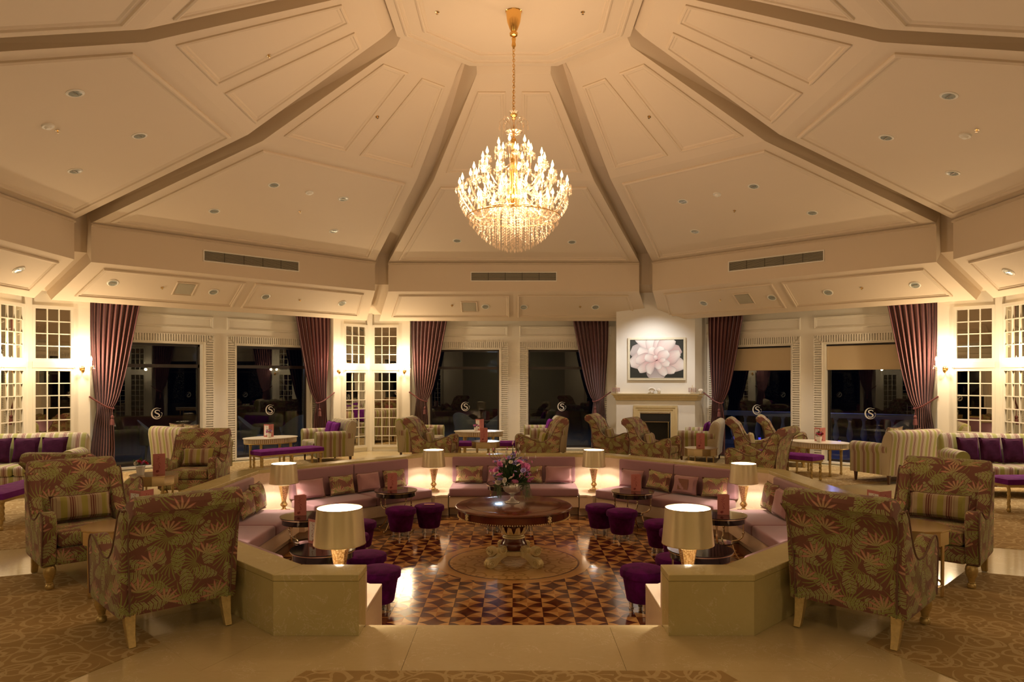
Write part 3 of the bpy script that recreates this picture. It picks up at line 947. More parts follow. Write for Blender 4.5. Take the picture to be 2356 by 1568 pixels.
# ------------------------------------------------------------------ curtains
def make_curtain(sg, ztop=3.35, tie=1.27):
    """hangs beside the pier; outer edge straight, inner edge swept to the tie-back"""
    def edges(z):
        # distances inward from the pier edge
        if z > tie:
            t = (z - tie) / (ztop - tie)
            w = 0.26 + (0.92 - 0.26) * (t ** 0.62)
            off = 0.06 + 0.10 * (1 - t) * 1.0
            off = 0.02 + 0.12 * (1 - t) ** 2
        else:
            t = (tie - z) / tie
            w = 0.26 + 0.16 * min(1, t * 1.6) ** 0.8
            off = 0.14 - 0.10 * min(1, t * 1.5)
        return off, off + w
    t = None
    m = MB(); NU, NZ = 150, 30
    zs = [ztop - (ztop - .02) * j / NZ for j in range(NZ + 1)]
    zs.append(tie + .03); zs.append(tie - .03); zs = sorted(set(zs), reverse=True)
    grid = []; uvs = []
    for z in zs:
        e0, e1 = edges(z)
        row = []
        amp = 0.05 if z > tie else 0.045
        k_ = min(1, abs(z - tie) / .35)
        for i in range(NU + 1):
            q = i / NU
            u = e0 + (e1 - e0) * q
            y = AP + .13 + amp * (0.55 + .45 * k_) * sin(q * 2 * PI * 9.0 + .12 * sin(z * 1.3)) * (.85 + .15 * sin(q * 11)) - .05 * (1 - k_)
            row.append(m.pt((sg * (UW - u), y, z)))
            uvs.append((q, z))
        grid.append(row)
    for A, B in zip(grid, grid[1:]):
        for i in range(NU): m.face((A[i], A[i + 1], B[i + 1], B[i]))
    o = m.build('curtain', 'curtain')
    uvl = o.data.uv_layers.new(name='UVMap')
    for lp in o.data.loops: uvl.data[lp.index].uv = uvs[lp.vertex_index]
    # cord and tassel
    e0, e1 = edges(tie)
    cpts = smoothpts([(sg * (UW + .02), AP - .02, tie + .22), (sg * (UW - e0 + .02), AP - .01, tie + .12), (sg * (UW - (e0 + e1) / 2), AP - .01, tie + .02), (sg * (UW - e1 - .01), AP + .02, tie - .03), (sg * (UW - e1 - .02), AP + .12, tie)], 5)
    c = MB(); c.tube(cpts, .016, 8); c.build('tieback_cord', 'tieback', o)
    ts = MB(); x = sg * (UW - e1 + .02); ts.tube([(x, AP - .01, tie - .03), (x, AP - .01, tie - .16)], .007, 6)
    ts.lathe([(.004, .02), (.03, 0), (.034, -.03), (.022, -.05), (.034, -.06), (.044, -.17)], 12, (x, AP - .01, tie - .17)); ts.build('tassel', 'tieback', o)
    return o
cl, cr = make_curtain(-1), make_curtain(1)
CG = 'striped curtains tied back beside the windows'
clab = {(1, -1): 'striped plum curtain at the left end of the far-left windows', (1, 1): 'striped plum curtain at the right end of the far-left windows', (0, -1): 'striped plum curtain left of the two far windows',
        (0, 1): 'striped plum curtain between the far windows and the fireplace', (7, -1): 'striped plum curtain just right of the fireplace', (7, 1): 'striped plum curtain at the right end of the far-right windows'}
for k in (0, 1, 7):
    for sg, src in ((-1, cl), (1, cr)):
        o = src if k == 0 else dup(src)
        put(o, k); tag(o, clab[(k, sg)], 'curtain', CG)
        if (k, sg) in ((0, 1), (7, -1)): o.location = wpt(k, -(.19 if k == 0 else .29) * sg, 0)      # these two hang clear of the chimney breast
for k in (2, 6):
    for sg, src in ((-1, cl), (1, cr)):
        o = dup(src); put(o, k); tag(o, f'striped plum curtain on the {WN[k]} wall, {"near" if (sg < 0) == (k == 2) else "far"} side', 'curtain', CG)
# roller blinds in the far-right windows
for sg, w in ((-1, 'left-hand'), (1, 'right-hand')):
    x0, x1 = sorted((sg * (W0 + .04), sg * (W1 - .04)))
    o = thing('roller_blind', f'beige roller blind half down in the {w} far-right window', 'blind'); put(o, 7)
    m = MB(); m.box(x0, x1, AW + .10, AW + .104, 2.03, 2.54); m.build('blind_cloth', 'blind', o, smooth=False)
    m = MB(); m.tube([(x0, AW + .10, 2.545), (x1, AW + .10, 2.545)], .02, 10); m.build('roller', 'darkmetal', o)
    m = MB(); m.box(x0, x1, AW + .096, AW + .108, 2.015, 2.035); m.build('bottom_bar', 'blind', o, smooth=False)

# ------------------------------------------------------------------ sconces
def make_sconce():
    o = thing('wall_sconce', '', 'wall lamp', group='crystal wall sconces on the piers')
    m = MB(); m.T = Matrix.Rotation(PI / 2, 4, 'X'); m.lathe([(.045, -.0), (.05, .008), (.035, .02), (.012, .03)], 16); m.build('back_plate', 'brass', o)
    for s in (-1, 1):
        pts = smoothpts([(0, -.02, 0), (s * .05, -.06, -.05), (s * .12, -.09, -.03), (s * .13, -.10, .03)], 5)
        a = MB(); a.tube(pts, .008, 8); arm = a.build('arm', 'crystal', o)
        a = MB(); a.lathe([(.01, .03), (.045, .045), (.05, .055), (.015, .05)], 14, (s * .13, -.10, 0)); a.build('drip_cup', 'crystal', arm)
        a = MB(); a.lathe([(.012, .05), (.012, .14)], 10, (s * .13, -.10, 0)); a.build('candle', 'cream', arm)
        a = MB(); a.lathe([(.006, .14), (.018, .165), (.016, .19), (.005, .22), (.001, .235)], 10, (s * .13, -.10, 0)); a.build('bulb', 'bulbw', arm)
        d = MB()
        for j in range(4):
            an = j * PI / 2; d.octa((s * .13 + .045 * cos(an), -.10 + .045 * sin(an), .0), .012, .035)
        stuff(d.build('crystal_drops', 'crystal', arm, smooth=False))
    d = MB(); d.lathe([(.004, -.09), (.03, -.06), (.035, -.03), (.012, -.01)], 12, (0, -.05, 0)); d.build('centre_drop', 'brass', o)
    return o
SC = make_sconce()
slab = {(1, -1): 'crystal wall sconce lit beside the far-left curtain', (1, 1): 'lit crystal sconce left of the central grid mirrors', (0, -1): 'lit crystal sconce right of the central grid mirrors',
        (7, 1): 'lit crystal sconce beside the right-hand curtain', (2, 1): 'lit crystal sconce on the left wall at the picture edge', (6, -1): 'lit crystal sconce on the right wall at the picture edge'}
first = True
for (k, sg), lb in slab.items():
    p = wpt(k, sg * 2.755, AP - .0, 2.02)
    o = SC if first else dup(SC)
    first = False
    o.location = p; o.rotation_euler = (0, 0, wrz(k)); o['label'] = lb
    for s in (-1, 1):
        q = wpt(k, sg * 2.755 + s * .12, AP - .17, 2.20)
        light('POINT', 'sconce_light', q, 28, (1.0, 0.74, 0.45), .04)
for k, sg in ((2, -1), (6, 1), (3, 1), (3, -1), (5, 1), (5, -1)):
    light('POINT', 'sconce_light', wpt(k, sg * 2.755, AP - .25, 2.20), 26, (1.0, 0.74, 0.45), .05)

# ------------------------------------------------------------------ floor: marble ring, radial strips, carpets, steps
PO, PI_ = 4.16, 3.88           # parapet, outer and inner distance from the centre
RO = 4.78                      # outer edge of the marble ring
fl = bpy.data.objects.new('floor', None); C.objects.link(fl); struct(fl)
def offs(a): return a * T8
# base under everything, with the octagonal hole of the pit
mb = MB()
n0 = len(mb.v)
inn = [(PI_ + .02) / cos(PI / 8)] ; outr = 9.6 / cos(PI / 8)
for i in range(8):
    a0, a1 = PI / 8 + i * PI / 4, PI / 8 + (i + 1) * PI / 4
    r = inn[0]
    mb.poly([(r * cos(a0), YC + r * sin(a0), -.012), (outr * cos(a0), YC + outr * sin(a0), -.012), (outr * cos(a1), YC + outr * sin(a1), -.012), (r * cos(a1), YC + r * sin(a1), -.012)])
mb.build('floor_screed', 'marble', fl, smooth=False)
SW = 0.62                      # half width of the radial strips, measured square to them
for k in range(8):
    # ring slabs: three to a side
    a0 = PI_ if k != 4 else 3.98
    us = [-1.0, -.36, .36, 1.0]
    for i in range(3):
        m = MB()
        f = lambda q, a: (q * offs(a) if abs(q) == 1 else q * offs(RO), a)
        g = .0012
        P = [f(us[i], a0), f(us[i + 1], a0), f(us[i + 1], RO), f(us[i], RO)]
        P = [(x + (g if j in (0, 3) else -g), y) for j, (x, y) in enumerate(P)]
        m.prism(P, -.03, 0); o = m.build('marble_slab', 'marble', fl, smooth=False); put(o, k)
    # radial strip about the corner direction (22.5 degrees past the wing's axis)
    m0 = SW / cos(0)
    segs = [4.78, 5.9, 7.1, 8.75]
    th = PI / 8
    for i in range(3):
        m = MB()
        # work in axes with y along the corner direction
        r0, r1 = segs[i] / cos(th) + .001, segs[i + 1] / cos(th) - .001
        d = SW * tan(th)
        if i == 0: pts = [(-SW, r0 - d), (0, r0), (SW, r0 - d), (SW, r1), (-SW, r1)]
        elif i == 2: pts = [(-SW, r0), (SW, r0), (SW, r1 - d), (0, r1), (-SW, r1 - d)]
        else: pts = [(-SW, r0), (SW, r0), (SW, r1), (-SW, r1)]
        m.prism(pts, -.03, 0)
        o = m.build('marble_slab', 'marble', fl, smooth=False)
        o.location = (0, YC, 0); o.rotation_euler = (0, 0, wrz(k) - th)
    # carpet field
    e = SW / cos(th)
    m = MB()
    P = [(-(offs(RO) - e), RO), (offs(RO) - e, RO), (offs(8.72) - e, 8.72), (-(offs(8.72) - e), 8.72)]
    m.prism(P, -.03, .004); o = m.build('carpet_field', 'carpet', fl, smooth=False); put(o, k)

# pit floor
ZP = -.55
t_ = .31
pf = bpy.data.objects.new('floor_pit', None); C.objects.link(pf); struct(pf); pf.location = (0, YC, 0)
mb = MB(); mb.prism([(4.2 * cos(PI / 8 + i * PI / 4), 4.2 * sin(PI / 8 + i * PI / 4)) for i in range(8)], ZP - .1, ZP - .004); mb.build('floor_screed', 'walnut2', pf, smooth=False)
RM = 0.99
ZM = .055                      # the medallion's centre lies a little past the room's
def tile_mesh(kind):
    h = t_ / 2 - .0012; z0, z1 = -.004, 0.0
    m = MB()
    tips = [(h, 0), (0, h), (-h, 0), (0, -h)]
    notch = h * .30
    inner = [(notch, notch), (-notch, notch), (-notch, -notch), (notch, -notch)]
    def curve(a, b):          # concave edge from tip a to tip b
        out = []
        for i in range(0, 5):
            q = i / 4
            x = a[0] * (1 - q) ** 2 + b[0] * q ** 2 + 2 * q * (1 - q) * (a[0] + b[0]) * .26
            y = a[1] * (1 - q) ** 2 + b[1] * q ** 2 + 2 * q * (1 - q) * (a[1] + b[1]) * .26
            out.append((x, y))
        return out
    cor = [(h, h), (-h, h), (-h, -h), (h, -h)]
    for i in range(4):
        a, b = tips[i], tips[(i + 1) % 4]
        cv = curve(a, b)
        mid = cv[2]
        # star kite halves
        m.m = 0 if i % 2 == 0 else 1
        for j in range(4):
            m.poly([(0, 0, z1), (*cv[j], z1), (*cv[j + 1], z1)])
        # corner piece, in two halves either side of the diagonal
        m.m = 2 if i % 2 == 0 else 3
        m.poly([(*cv[0], z1), (*cor[i], z1), (*cv[2], z1), (*cv[1], z1)])
        m.m = 3 if i % 2 == 0 else 2
        m.poly([(*cv[2], z1), (*cor[i], z1), (*cv[4], z1), (*cv[3], z1)])
    q = [(-h, -h), (h, -h), (h, h), (-h, h)]
    m.m = 1
    for i in range(4):
        a, b = q[i], q[(i + 1) % 4]
        m.poly([(*a, z0), (*b, z0), (*b, z1), (*a, z1)])
    mats = ['maple', 'maple2', 'walnut', 'walnut2'] if kind == 0 else ['walnut', 'walnut2', 'maple', 'maple2']
    o = m.build('parquet_tile', mats, smooth=False); me = o.data; bpy.data.objects.remove(o)
    return me
TM = [tile_mesh(0), tile_mesh(1)]
band0, band1 = 2.56, 2.78
nt = 0
for j in range(-10, 11):
    for i in range(-10, 11):
        x, y = (i + .5) * t_ - .012, (j + .5) * t_ + .06
        # octagonal norm
        on = max(abs(x), abs(y), (abs(x) + abs(y)) * .7071)
        rm = sqrt(x * x + (y - ZM) ** 2)
        if on > 2.56 - .02 or rm < RM - .23: continue
        nt += 1
        o = bpy.data.objects.new('parquet_tile', TM[(i + j) % 2]); C.objects.link(o); o.parent = pf
        o.location = (x, y, ZP)
# strips beyond the band join as one part (outer field)
m = MB()
def octa2(a, z): return [(a / cos(PI / 8) * cos(PI / 8 + i * PI / 4), a / cos(PI / 8) * sin(PI / 8 + i * PI / 4), z) for i in range(8)]
for i in range(8):
    m = MB(); A, B = octa2(band0, 0), octa2(band1, 0); j = (i + 1) % 8
    m.prism([A[i][:2], B[i][:2], B[j][:2], A[j][:2]], ZP - .01, ZP + .0006); m.build('border_plank', 'maple2', pf, smooth=False)
    m = MB(); A, B = octa2(band0 - .03, 0), octa2(band0, 0)
    m.prism([A[i][:2], B[i][:2], B[j][:2], A[j][:2]], ZP - .01, ZP + .0008); m.build('dark_line', 'walnut', pf, smooth=False)
# outer field of parquet between band and benches
for k in range(8):
    u = -1.24
    while u < 1.24 - .01:
        for a in (2.935,):
            o = bpy.data.objects.new('parquet_tile', TM[int(round(u / t_)) % 2]); C.objects.link(o); o.parent = pf
            f = R(PHI[k]); uu = u + t_ / 2
            o.location = (a * cos(f) + uu * sin(f), a * sin(f) - uu * cos(f), ZP); o.rotation_euler = (0, 0, wrz(k))
        u += t_
# medallion
md = MB(); md.lathe([(.001, ZP + .0012), (RM - .16, ZP + .0012)], 72, (0, ZM, 0), cap=False); med = md.build('medallion', 'inlay', pf, smooth=False)
for r0, r1, mt in ((RM - .16, RM - .135, 'walnut2'), (RM - .135, RM, 'maple')):
    m = MB(); m.lathe([(r0, ZP + .0014), (r1, ZP + .0014), (r1, ZP - .002)], 72, (0, ZM, 0), cap=False); m.build('medallion_ring', mt, pf, smooth=False)
# steps down at the entrance
m = MB(); m.box(-1.12, 1.12, YC - 3.98, YC - 3.68, ZP, -.185); o = m.build('entrance_step', 'marble', fl, smooth=False, bevel=.006)
m = MB(); m.box(-1.12, 1.12, YC - 3.68, YC - 3.38, ZP, -.37); o = m.build('entrance_step', 'marble', fl, smooth=False, bevel=.006)
m = MB(); m.box(-1.12, 1.12, YC - 4.1, YC - 3.98, ZP, -.03); o = m.build('step_riser', 'marble', fl, smooth=False)

# ------------------------------------------------------------------ parapet round the pit
ZC = .437
par = thing('parapet', 'low polished beige marble parapet wall around the sunken seating', 'low wall')
par.location = (0, YC, 0)
def seg_poly(a0, a1, ul=None, ur=None):
    l0, l1 = (-offs(a0), -offs(a1)) if ul is None else (ul, ul)
    r0, r1 = (offs(a0), offs(a1)) if ur is None else (ur, ur)
    return [(l0, a0), (r0, a0), (r1, a1), (l1, a1)]
segs = [(k, None, None) for k in (0, 1, 2, 3, 5, 6, 7)] + [(4, None, -1.11), (4, 1.11, None)]
for k, ul, ur in segs:
    m = MB(); m.prism(seg_poly(PI_ + .05, PO, ul, ur), .001, ZC - .048); o = m.build('marble_panel', 'marblep', par, smooth=False); o.rotation_euler = (0, 0, wrz(k))
    m = MB(); m.prism(seg_poly(PI_ - .003, PI_ + .05, ul, ur), ZP, ZC - .047); o = m.build('pit_wall_panel', 'marble2', par, smooth=False); o.rotation_euler = (0, 0, wrz(k))  # same marble as the outer panel, lamp light painted in by the paler colour
    m = MB(); m.prism(seg_poly(PI_ - .006, PO + .004, ul, ur), ZC - .046, ZC); o = m.build('coping_slab', 'marblep', par, smooth=False, bevel=.004, seg=1); o.rotation_euler = (0, 0, wrz(k))

# corner shelves with lamps
SA = 3.03
shelf_names = {0: 'far-left', 7: 'far-right', 1: 'left', 6: 'right', 2: 'near-left', 5: 'near-right', 3: 'entrance-left', 4: 'entrance-right'}
# corner c lies between wing k and its neighbour on the left (counter-clockwise)
def shelf(c, name):
    """corner at angle PHI + 22.5 of wing kk"""
    kk = c
    high = c in (3, 4)
    zt = .05 if high else -.17
    th = R(PHI[kk]) + PI / 8
    o = thing('corner_shelf', f'pale marble corner shelf at the {name} of the sunken seating', 'shelf', (0, YC, 0), th - PI / 2, 'marble corner shelves in the pit')
    ww = .42 * cos(PI / 8)
    # wing to the right (clockwise): its axis is 22.5 deg clockwise -> s=-1 there
    def pl(cut, a0, a1):
        right0 = rotp(-cutR, a0, -1); right1 = rotp(-cutR, a1, -1)
        left0 = rotp(cutL, a0, 1); left1 = rotp(cutL, a1, 1)
        return [left0, (0, a0 / cos(PI / 8)), right0, right1, (0, a1 / cos(PI / 8)), left1]
    def rotp(u, a, s):
        f = s * PI / 8
        # wing axis direction in corner axes for s=-1: rotated clockwise from +y by 22.5deg
        n = (sin(-f), cos(f)); t = (cos(f), sin(f))
        return (n[0] * a + t[0] * u, n[1] * a + t[1] * u)
    cutL = 1.135; cutR = 1.135
    if high:
        if c == 3: cutL = 1.15        # wing 4 lies counter-clockwise of corner 3
        else: cutR = 1.15
    P = pl(None, SA, PI_ - .008)
    m = MB(); m.prism(P, zt - .035, zt); m.build('shelf_top', 'marble2', o, smooth=False, bevel=.004, seg=1)
    P2 = pl(None, SA + .012, PI_ - .006)
    m = MB(); m.prism(P2, -.40 if not high else ZP, zt - .036); m.build('front_panel', 'marble2', o, smooth=False)
    if not high:
        P3 = pl(None, SA + .15, PI_ - .01)
        m = MB(); m.prism(P3, ZP, -.40); m.build('plinth', 'marble2', o, smooth=False)
    return o
for c in range(8):
    nm = {0: 'far-left corner', 7: 'far-right corner', 1: 'left far corner', 6: 'right far corner', 2: 'left near corner', 5: 'right near corner', 3: 'left side of the entrance', 4: 'right side of the entrance'}[c]
    shelf(c, nm)

# benches
def make_bench(nseat):
    o = thing('banquette', '', 'bench', (0, YC, 0), 0, 'mauve banquettes round the sunken seating')
    H = 1.125
    m = MB(); m.box(-H, H, 3.12, PI_ - .005, -.40, -.215); m.build('marble_base', 'marble2', o, smooth=False, bevel=.006)
    m = MB(); m.box(-H, H, 3.27, PI_ - .005, ZP, -.40); m.build('plinth', 'marble2', o, smooth=False)
    w = 2 * H / nseat
    for i in range(nseat):
        m = MB(); m.box(-H + w * i + .004, -H + w * (i + 1) - .004, 3.08, 3.80, -.212, -.062); m.build('seat_cushion', 'mauve', o, bevel=.035, seg=3)
        m = MB(); m.box(-H + w * i + .004, -H + w * (i + 1) - .004, 3.765, 3.876, -.058, .402); m.build('back_cushion', 'mauve', o, bevel=.022, seg=3)
    return o
b1, b2 = make_bench(1), make_bench(2)
blab = {0: 'mauve banquette at the far end behind the round table', 1: 'mauve banquette on the far-left side of the pit', 7: 'mauve banquette on the far-right side of the pit', 2: 'mauve banquette on the left side of the pit',
        6: 'mauve banquette on the right side of the pit', 3: 'mauve banquette in the near-left side of the pit', 5: 'mauve banquette in the near-right side of the pit'}
for k, lb in blab.items():
    if k == 0: o = b1
    elif k == 1: o = b2
    else: o = dup(b2)
    o.rotation_euler = (0, 0, wrz(k)); o['label'] = lb

# ------------------------------------------------------------------ table lamps
def make_lamp():
    o = thing('table_lamp', '', 'table lamp', group='gold table lamps on the corner shelves')
    m = MB(); m.box(-.085, .085, -.085, .085, 0, .03); m.box(-.065, .065, -.065, .065, .03, .05); m.build('foot', 'champ', o, bevel=.006)
    m = MB(); m.lathe([(.05, .05), (.03, .065), (.024, .085), (.05, .11), (.055, .13), (.035, .16), (.03, .175)], 20); m.build('stem_bulb', 'mercury', o)
    m = MB(); m.lathe([(.032, .172), (.078, .40), (.080, .405), (.066, .418)], 8, rot=PI / 8); m.build('vase_body', 'mercury', o, smooth=False)
    m = MB(); m.lathe([(.074, .412), (.078, .420), (.078, .432), (.06, .440), (.02, .443)], 24); m.build('collar', 'cream', o)
    m = MB(); m.lathe([(.012, .44), (.012, .50)], 10); m.build('socket', 'brass', o)
    m = MB(); m.ball((0, 0, .545), .032, 12, 8); m.build('bulb', 'lampbulb', o)
    m = MB(); m.lathe([(.210, .445), (.184, .735)], 48, cap=False); sh = m.build('lamp_shade', 'shade', o)
    m = MB(); m.lathe([(.2075, .4455), (.1815, .7345)], 48, cap=False); m.build('shade_lining', 'shadein', sh)
    for z, r in ((.445, .2095), (.735, .183)):
        m = MB(); m.lathe([(r - .003, z - .003), (r + .002, z - .003), (r + .002, z + .003), (r - .003, z + .003), (r - .003, z - .003)], 48, cap=False)
        m.build('shade_rim', 'champ', sh)
    return o
LP = make_lamp(); first = True
llab = {0: 'gold-shaded table lamp on the far-left shelf left of the round table', 7: 'gold-shaded table lamp on the far-right shelf behind the purple stools', 1: 'gold-shaded table lamp on the left shelf between two banquettes', 6: 'gold-shaded table lamp on the right shelf between two banquettes',
        2: 'table lamp whose glowing shade top shows behind the near-left armchair', 5: 'table lamp whose glow shows behind the near-right armchair', 3: 'large gold-shaded lamp behind the left entrance block', 4: 'large gold-shaded lamp behind the right entrance block'}
RL = 3.72
LAMPW = {3: 1.0, 4: 1.0}
for c, lb in llab.items():
    th = R(PHI[c]) + PI / 8
    zt = .05 if c in (3, 4) else -.17
    p = (RL * cos(th), YC + RL * sin(th), zt)
    o = LP if first else dup(LP)
    first = False
    o.location = p; o.rotation_euler = (0, 0, th); o['label'] = lb
    light('POINT', 'lamp_light', (p[0], p[1], zt + .62), 30, LAMPC, .03)
    light('POINT', 'lamp_light', (p[0], p[1], zt + .50), 11.5, LAMPC, .03)

# ------------------------------------------------------------------ chandelier
ch = thing('chandelier', 'large crystal chandelier with tiers of candle bulbs over the round table', 'chandelier', (0, YC, 0))
m = MB(); m.lathe([(.012, 6.25), (.05, 6.28), (.055, 6.31), (.035, 6.33), (.055, 6.37), (.085, 6.45), (.095, 6.52), (.10, 6.58), (.11, 6.59)], 24); m.lathe([(.012, 6.12), (.03, 6.15), (.022, 6.2), (.03, 6.24), (.01, 6.26)], 16); m.build('ceiling_cup', 'brass', ch)
m = MB(); z = 6.13; i = 0
while z > 5.28:
    lp = []
    for j in range(10):
        a = 2 * PI * j / 10; lp.append(((.014 * cos(a) if i % 2 else 0), (0 if i % 2 else .014 * cos(a)), z + .022 * sin(a)))
    lp.append(lp[0]); m.tube(lp, .0045, 5, cap=False); z -= .034; i += 1
stuff(m.build('chain', 'brass', ch))
m = MB(); m.tube([(.012 * sin(zz * 9), .012 * cos(zz * 7), zz) for zz in [6.13 - q * .85 / 40 for q in range(41)]], .005, 6); m.build('flex', 'champ', ch)
m = MB(); m.lathe([(.01, 5.30), (.03, 5.27), (.05, 5.255), (.045, 5.24), (.022, 5.22), (.028, 5.2), (.012, 5.18), (.010, 4.96), (.03, 4.94), (.035, 4.9), (.04, 4.86), (.03, 4.8), (.045, 4.72), (.04, 4.6), (.055, 4.5), (.05, 4.35), (.09, 4.22), (.10, 4.15), (.06, 4.08), (.04, 3.98), (.015, 3.93)], 20); m.build('centre_column', 'brass', ch)
m = MB(); m.lathe([(.03, 4.98), (.09, 5.0), (.115, 5.03), (.11, 5.035), (.05, 5.01)], 20, cap=False); m.build('crystal_dish', 'crystal', ch); m = MB(); m.lathe([(.02, 5.25), (.06, 5.28), (.065, 5.29), (.02, 5.27)], 16, cap=False); m.build('crystal_dish', 'crystal', ch)
m = MB()
for i in range(8):
    a = i * PI / 4; c_, s_ = cos(a), sin(a)
    pts = smoothpts([(.02 * c_, .02 * s_, 5.02), (.05 * c_, .05 * s_, 5.13), (.12 * c_, .12 * s_, 5.2), (.185 * c_, .185 * s_, 5.16), (.17 * c_, .17 * s_, 5.11)], 5)
    m.tube(pts, .007, 6)
    m.octa((.185 * c_, .185 * s_, 5.08), .012, .04); m.octa((.12 * c_, .12 * s_, 5.1), .012, .03)
stuff(m.build('crown_scrolls', 'crystal', ch))
def drop(m, p, r=.010, h=.022): m.octa(p, r, h)
def tier(n, rad, zc, zroot, ph, dip):
    for i in range(n):
        a = 2 * PI * i / n + ph; c_, s_ = cos(a), sin(a)
        g = lambda r, z: (r * c_, r * s_, z)
        m = MB()
        pts = smoothpts([g(.05, zroot), g(rad * .30, zroot - dip * .2), g(rad * .62, zroot - dip), g(rad * .93, zc - .15), g(rad, zc - .02)], 5)
        m.tube(pts, .0085, 6); arm = m.build('arm', 'crystal', ch)
        m = MB(); c0 = g(rad, zc); m.lathe([(.012, -.02), (.045, .0), (.055, .018), (.03, .012), (.014, .02)], 10, c0, cap=False); m.build('drip_cup', 'crystal', arm)
        m = MB(); m.lathe([(.011, .0), (.011, .055)], 8, c0); m.build('candle', 'cream', arm)
        m = MB(); m.lathe([(.006, .055), (.019, .078), (.017, .10), (.008, .125), (.001, .15)], 8, c0); m.build('bulb', 'bulb', arm)
        m = MB()
        for j in range(7):
            b = 2 * PI * j / 7
            x, y, z = c0[0] + .052 * cos(b), c0[1] + .052 * sin(b), c0[2]
            drop(m, (x, y, z - .005), .008, .012); drop(m, (x, y, z - .035), .012, .024)
        for q in range(4, len(pts) - 2, 4):
            x, y, z = pts[q]; drop(m, (x, y, z - .03), .007, .012); drop(m, (x, y, z - .065), .013, .028)
        stuff(m.build('crystal_drops', 'crystal', arm, smooth=False))
tier(20, .70, 4.28, 4.16, .08, .26)
tier(12, .52, 4.47, 4.30, .2, .12)
tier(12, .40, 4.63, 4.42, .05, .10)
tier(6, .20, 4.80, 4.62, .25, .05)
tier(12, .46, 4.12, 4.05, .15, .10)
m = MB()
for ring in range(11):
    r = .05 + ring * .052
    n = max(5, int(r * 64))
    zb = 3.485 + .42 * (r / .62) ** 2
    ztp = 4.06 - .12 * (r / .6)
    for i in range(n):
        a = 2 * PI * i / n + ring * .4
        z = ztp - rnd.uniform(0, .03)
        while z > zb + .05:
            drop(m, (r * cos(a), r * sin(a), z), .0095, .014); z -= .034
        drop(m, (r * cos(a), r * sin(a), zb + .01), .014, .03)
for i in range(46):
    a = 2 * PI * i / 46
    for q in range(7):
        r = .70 - .012 * q * q * .35; z = 4.14 - q * .042
        drop(m, (r * cos(a), r * sin(a), z), .013, .022)
stuff(m.build('crystal_strands', 'crystal', ch, smooth=False))
m = MB()
for r, z in ((.60, 3.93), (.45, 3.99), (.30, 4.03)):
    m.tube([(r * cos(a * PI / 24), r * sin(a * PI / 24), z) for a in range(49)], .006, 6, cap=False)
m.build('basket_ring', 'brass', ch)

# ------------------------------------------------------------------ fireplace and chimney breast across the far-right corner
qd = .86
Fx, Fy = 3.41, 17.28
FR = R(-10)
cb = MB(); cb.prism([(-.93, 0), (.93, 0), (1.25, .45), (1.25, 1.2), (-.93, 1.2)], 1.40, 3.9); cb.box(-.93, -.36, 0, .9, 0, 1.40); cb.prism([(.36, 0), (.93, 0), (1.25, .45), (1.25, 1.2), (.36, 1.2)], 0, 1.40); cb.box(-.36, .36, 0, .9, 1.0, 1.40); cb.box(-.36, .36, .5, .9, 0, 1.0)
o = cb.build('wall_chimney_breast', 'white', smooth=False); struct(o); o.location = (Fx, Fy, 0); o.rotation_euler = (0, 0, FR)
fp = thing('fireplace', 'marble-mantelled fireplace with black firebox below the flower painting', 'fireplace', (Fx, Fy, 0), FR)
m = MB()
prof = [(0, 1.30), (-.05, 1.30), (-.06, 1.355), (-.085, 1.36), (-.09, 1.40), (-.13, 1.435), (-.15, 1.44), (-.155, 1.465), (0, 1.465)]
X0 = .90
def ring3(y, z):          # goes round the left return, the front and the splayed right return
    o = -y
    return [(-X0 - o, .22, z), (-X0 - o, -o, z), (.935 + .515 * o, -o, z), (1.045 + .815 * o, .16 - .58 * o, z)]
loops = [ring3(y, z) for y, z in prof]
ids = [[m.pt(p) for p in L] for L in loops]
for A, B in zip(ids, ids[1:]):
    for i in range(3): m.face((A[i], A[i + 1], B[i + 1], B[i]))
m.build('mantel_shelf', 'marble', fp, smooth=False)
m = MB(); S0, S1 = .35, .52
for i, (d, yy) in enumerate(((0, -.05), (.05, -.035), (.10, -.02))):
    a = S1 - d
    zt_ = 1.18 - d
    b = a - .055
    m.box(-a, -b, yy, 0, 0, zt_); m.box(b, a, yy, 0, 0, zt_); m.box(-b, b, yy, 0, zt_ - .055, zt_)
m.build('marble_surround', 'marble', fp, smooth=False)
m = MB(); m.box(-.355, .355, .02, .06, .78, 1.0); m.build('hood', 'soot', fp, smooth=False, bevel=.004)
m = MB(); m.box(-.355, .355, .0, .02, .985, 1.0); m.box(-.33, .33, .0, .02, .775, .79); m.box(.30, .315, .0, .02, 0.05, .78); m.box(-.315, -.30, .0, .02, 0.05, .78); m.build('metal_trim', 'champ', fp, smooth=False)
m = MB(); m.box(-.355, .355, .45, .48, .0, .8); m.box(-.36, -.33, .03, .48, 0, .8); m.box(.33, .36, .03, .48, 0, .8); m.build('firebox', 'soot', fp, smooth=False)
m = MB()
for i in range(7): m.tube([(-.27 + i * .09, .12, .08), (-.27 + i * .09, .12, .26)], .008, 6)
m.tube([(-.3, .12, .1), (.3, .12, .1)], .01, 6); m.tube([(-.3, .12, .25), (.3, .12, .25)], .01, 6); m.build('grate', 'soot', fp)
m = MB(); m.box(-.75, .75, -.45, 0, 0, .03); m.build('hearth', 'marble', fp, smooth=False)
light('SPOT', 'picture_light', (Fx - .30, Fy - 1.3, 3.42), 100, (1.0, .95, .88), .05, 100, .9).rotation_euler = (R(38), 0, R(-10))

def FW(x, y, z): return (Fx + x * cos(FR) - y * sin(FR), Fy + x * sin(FR) + y * cos(FR), z)
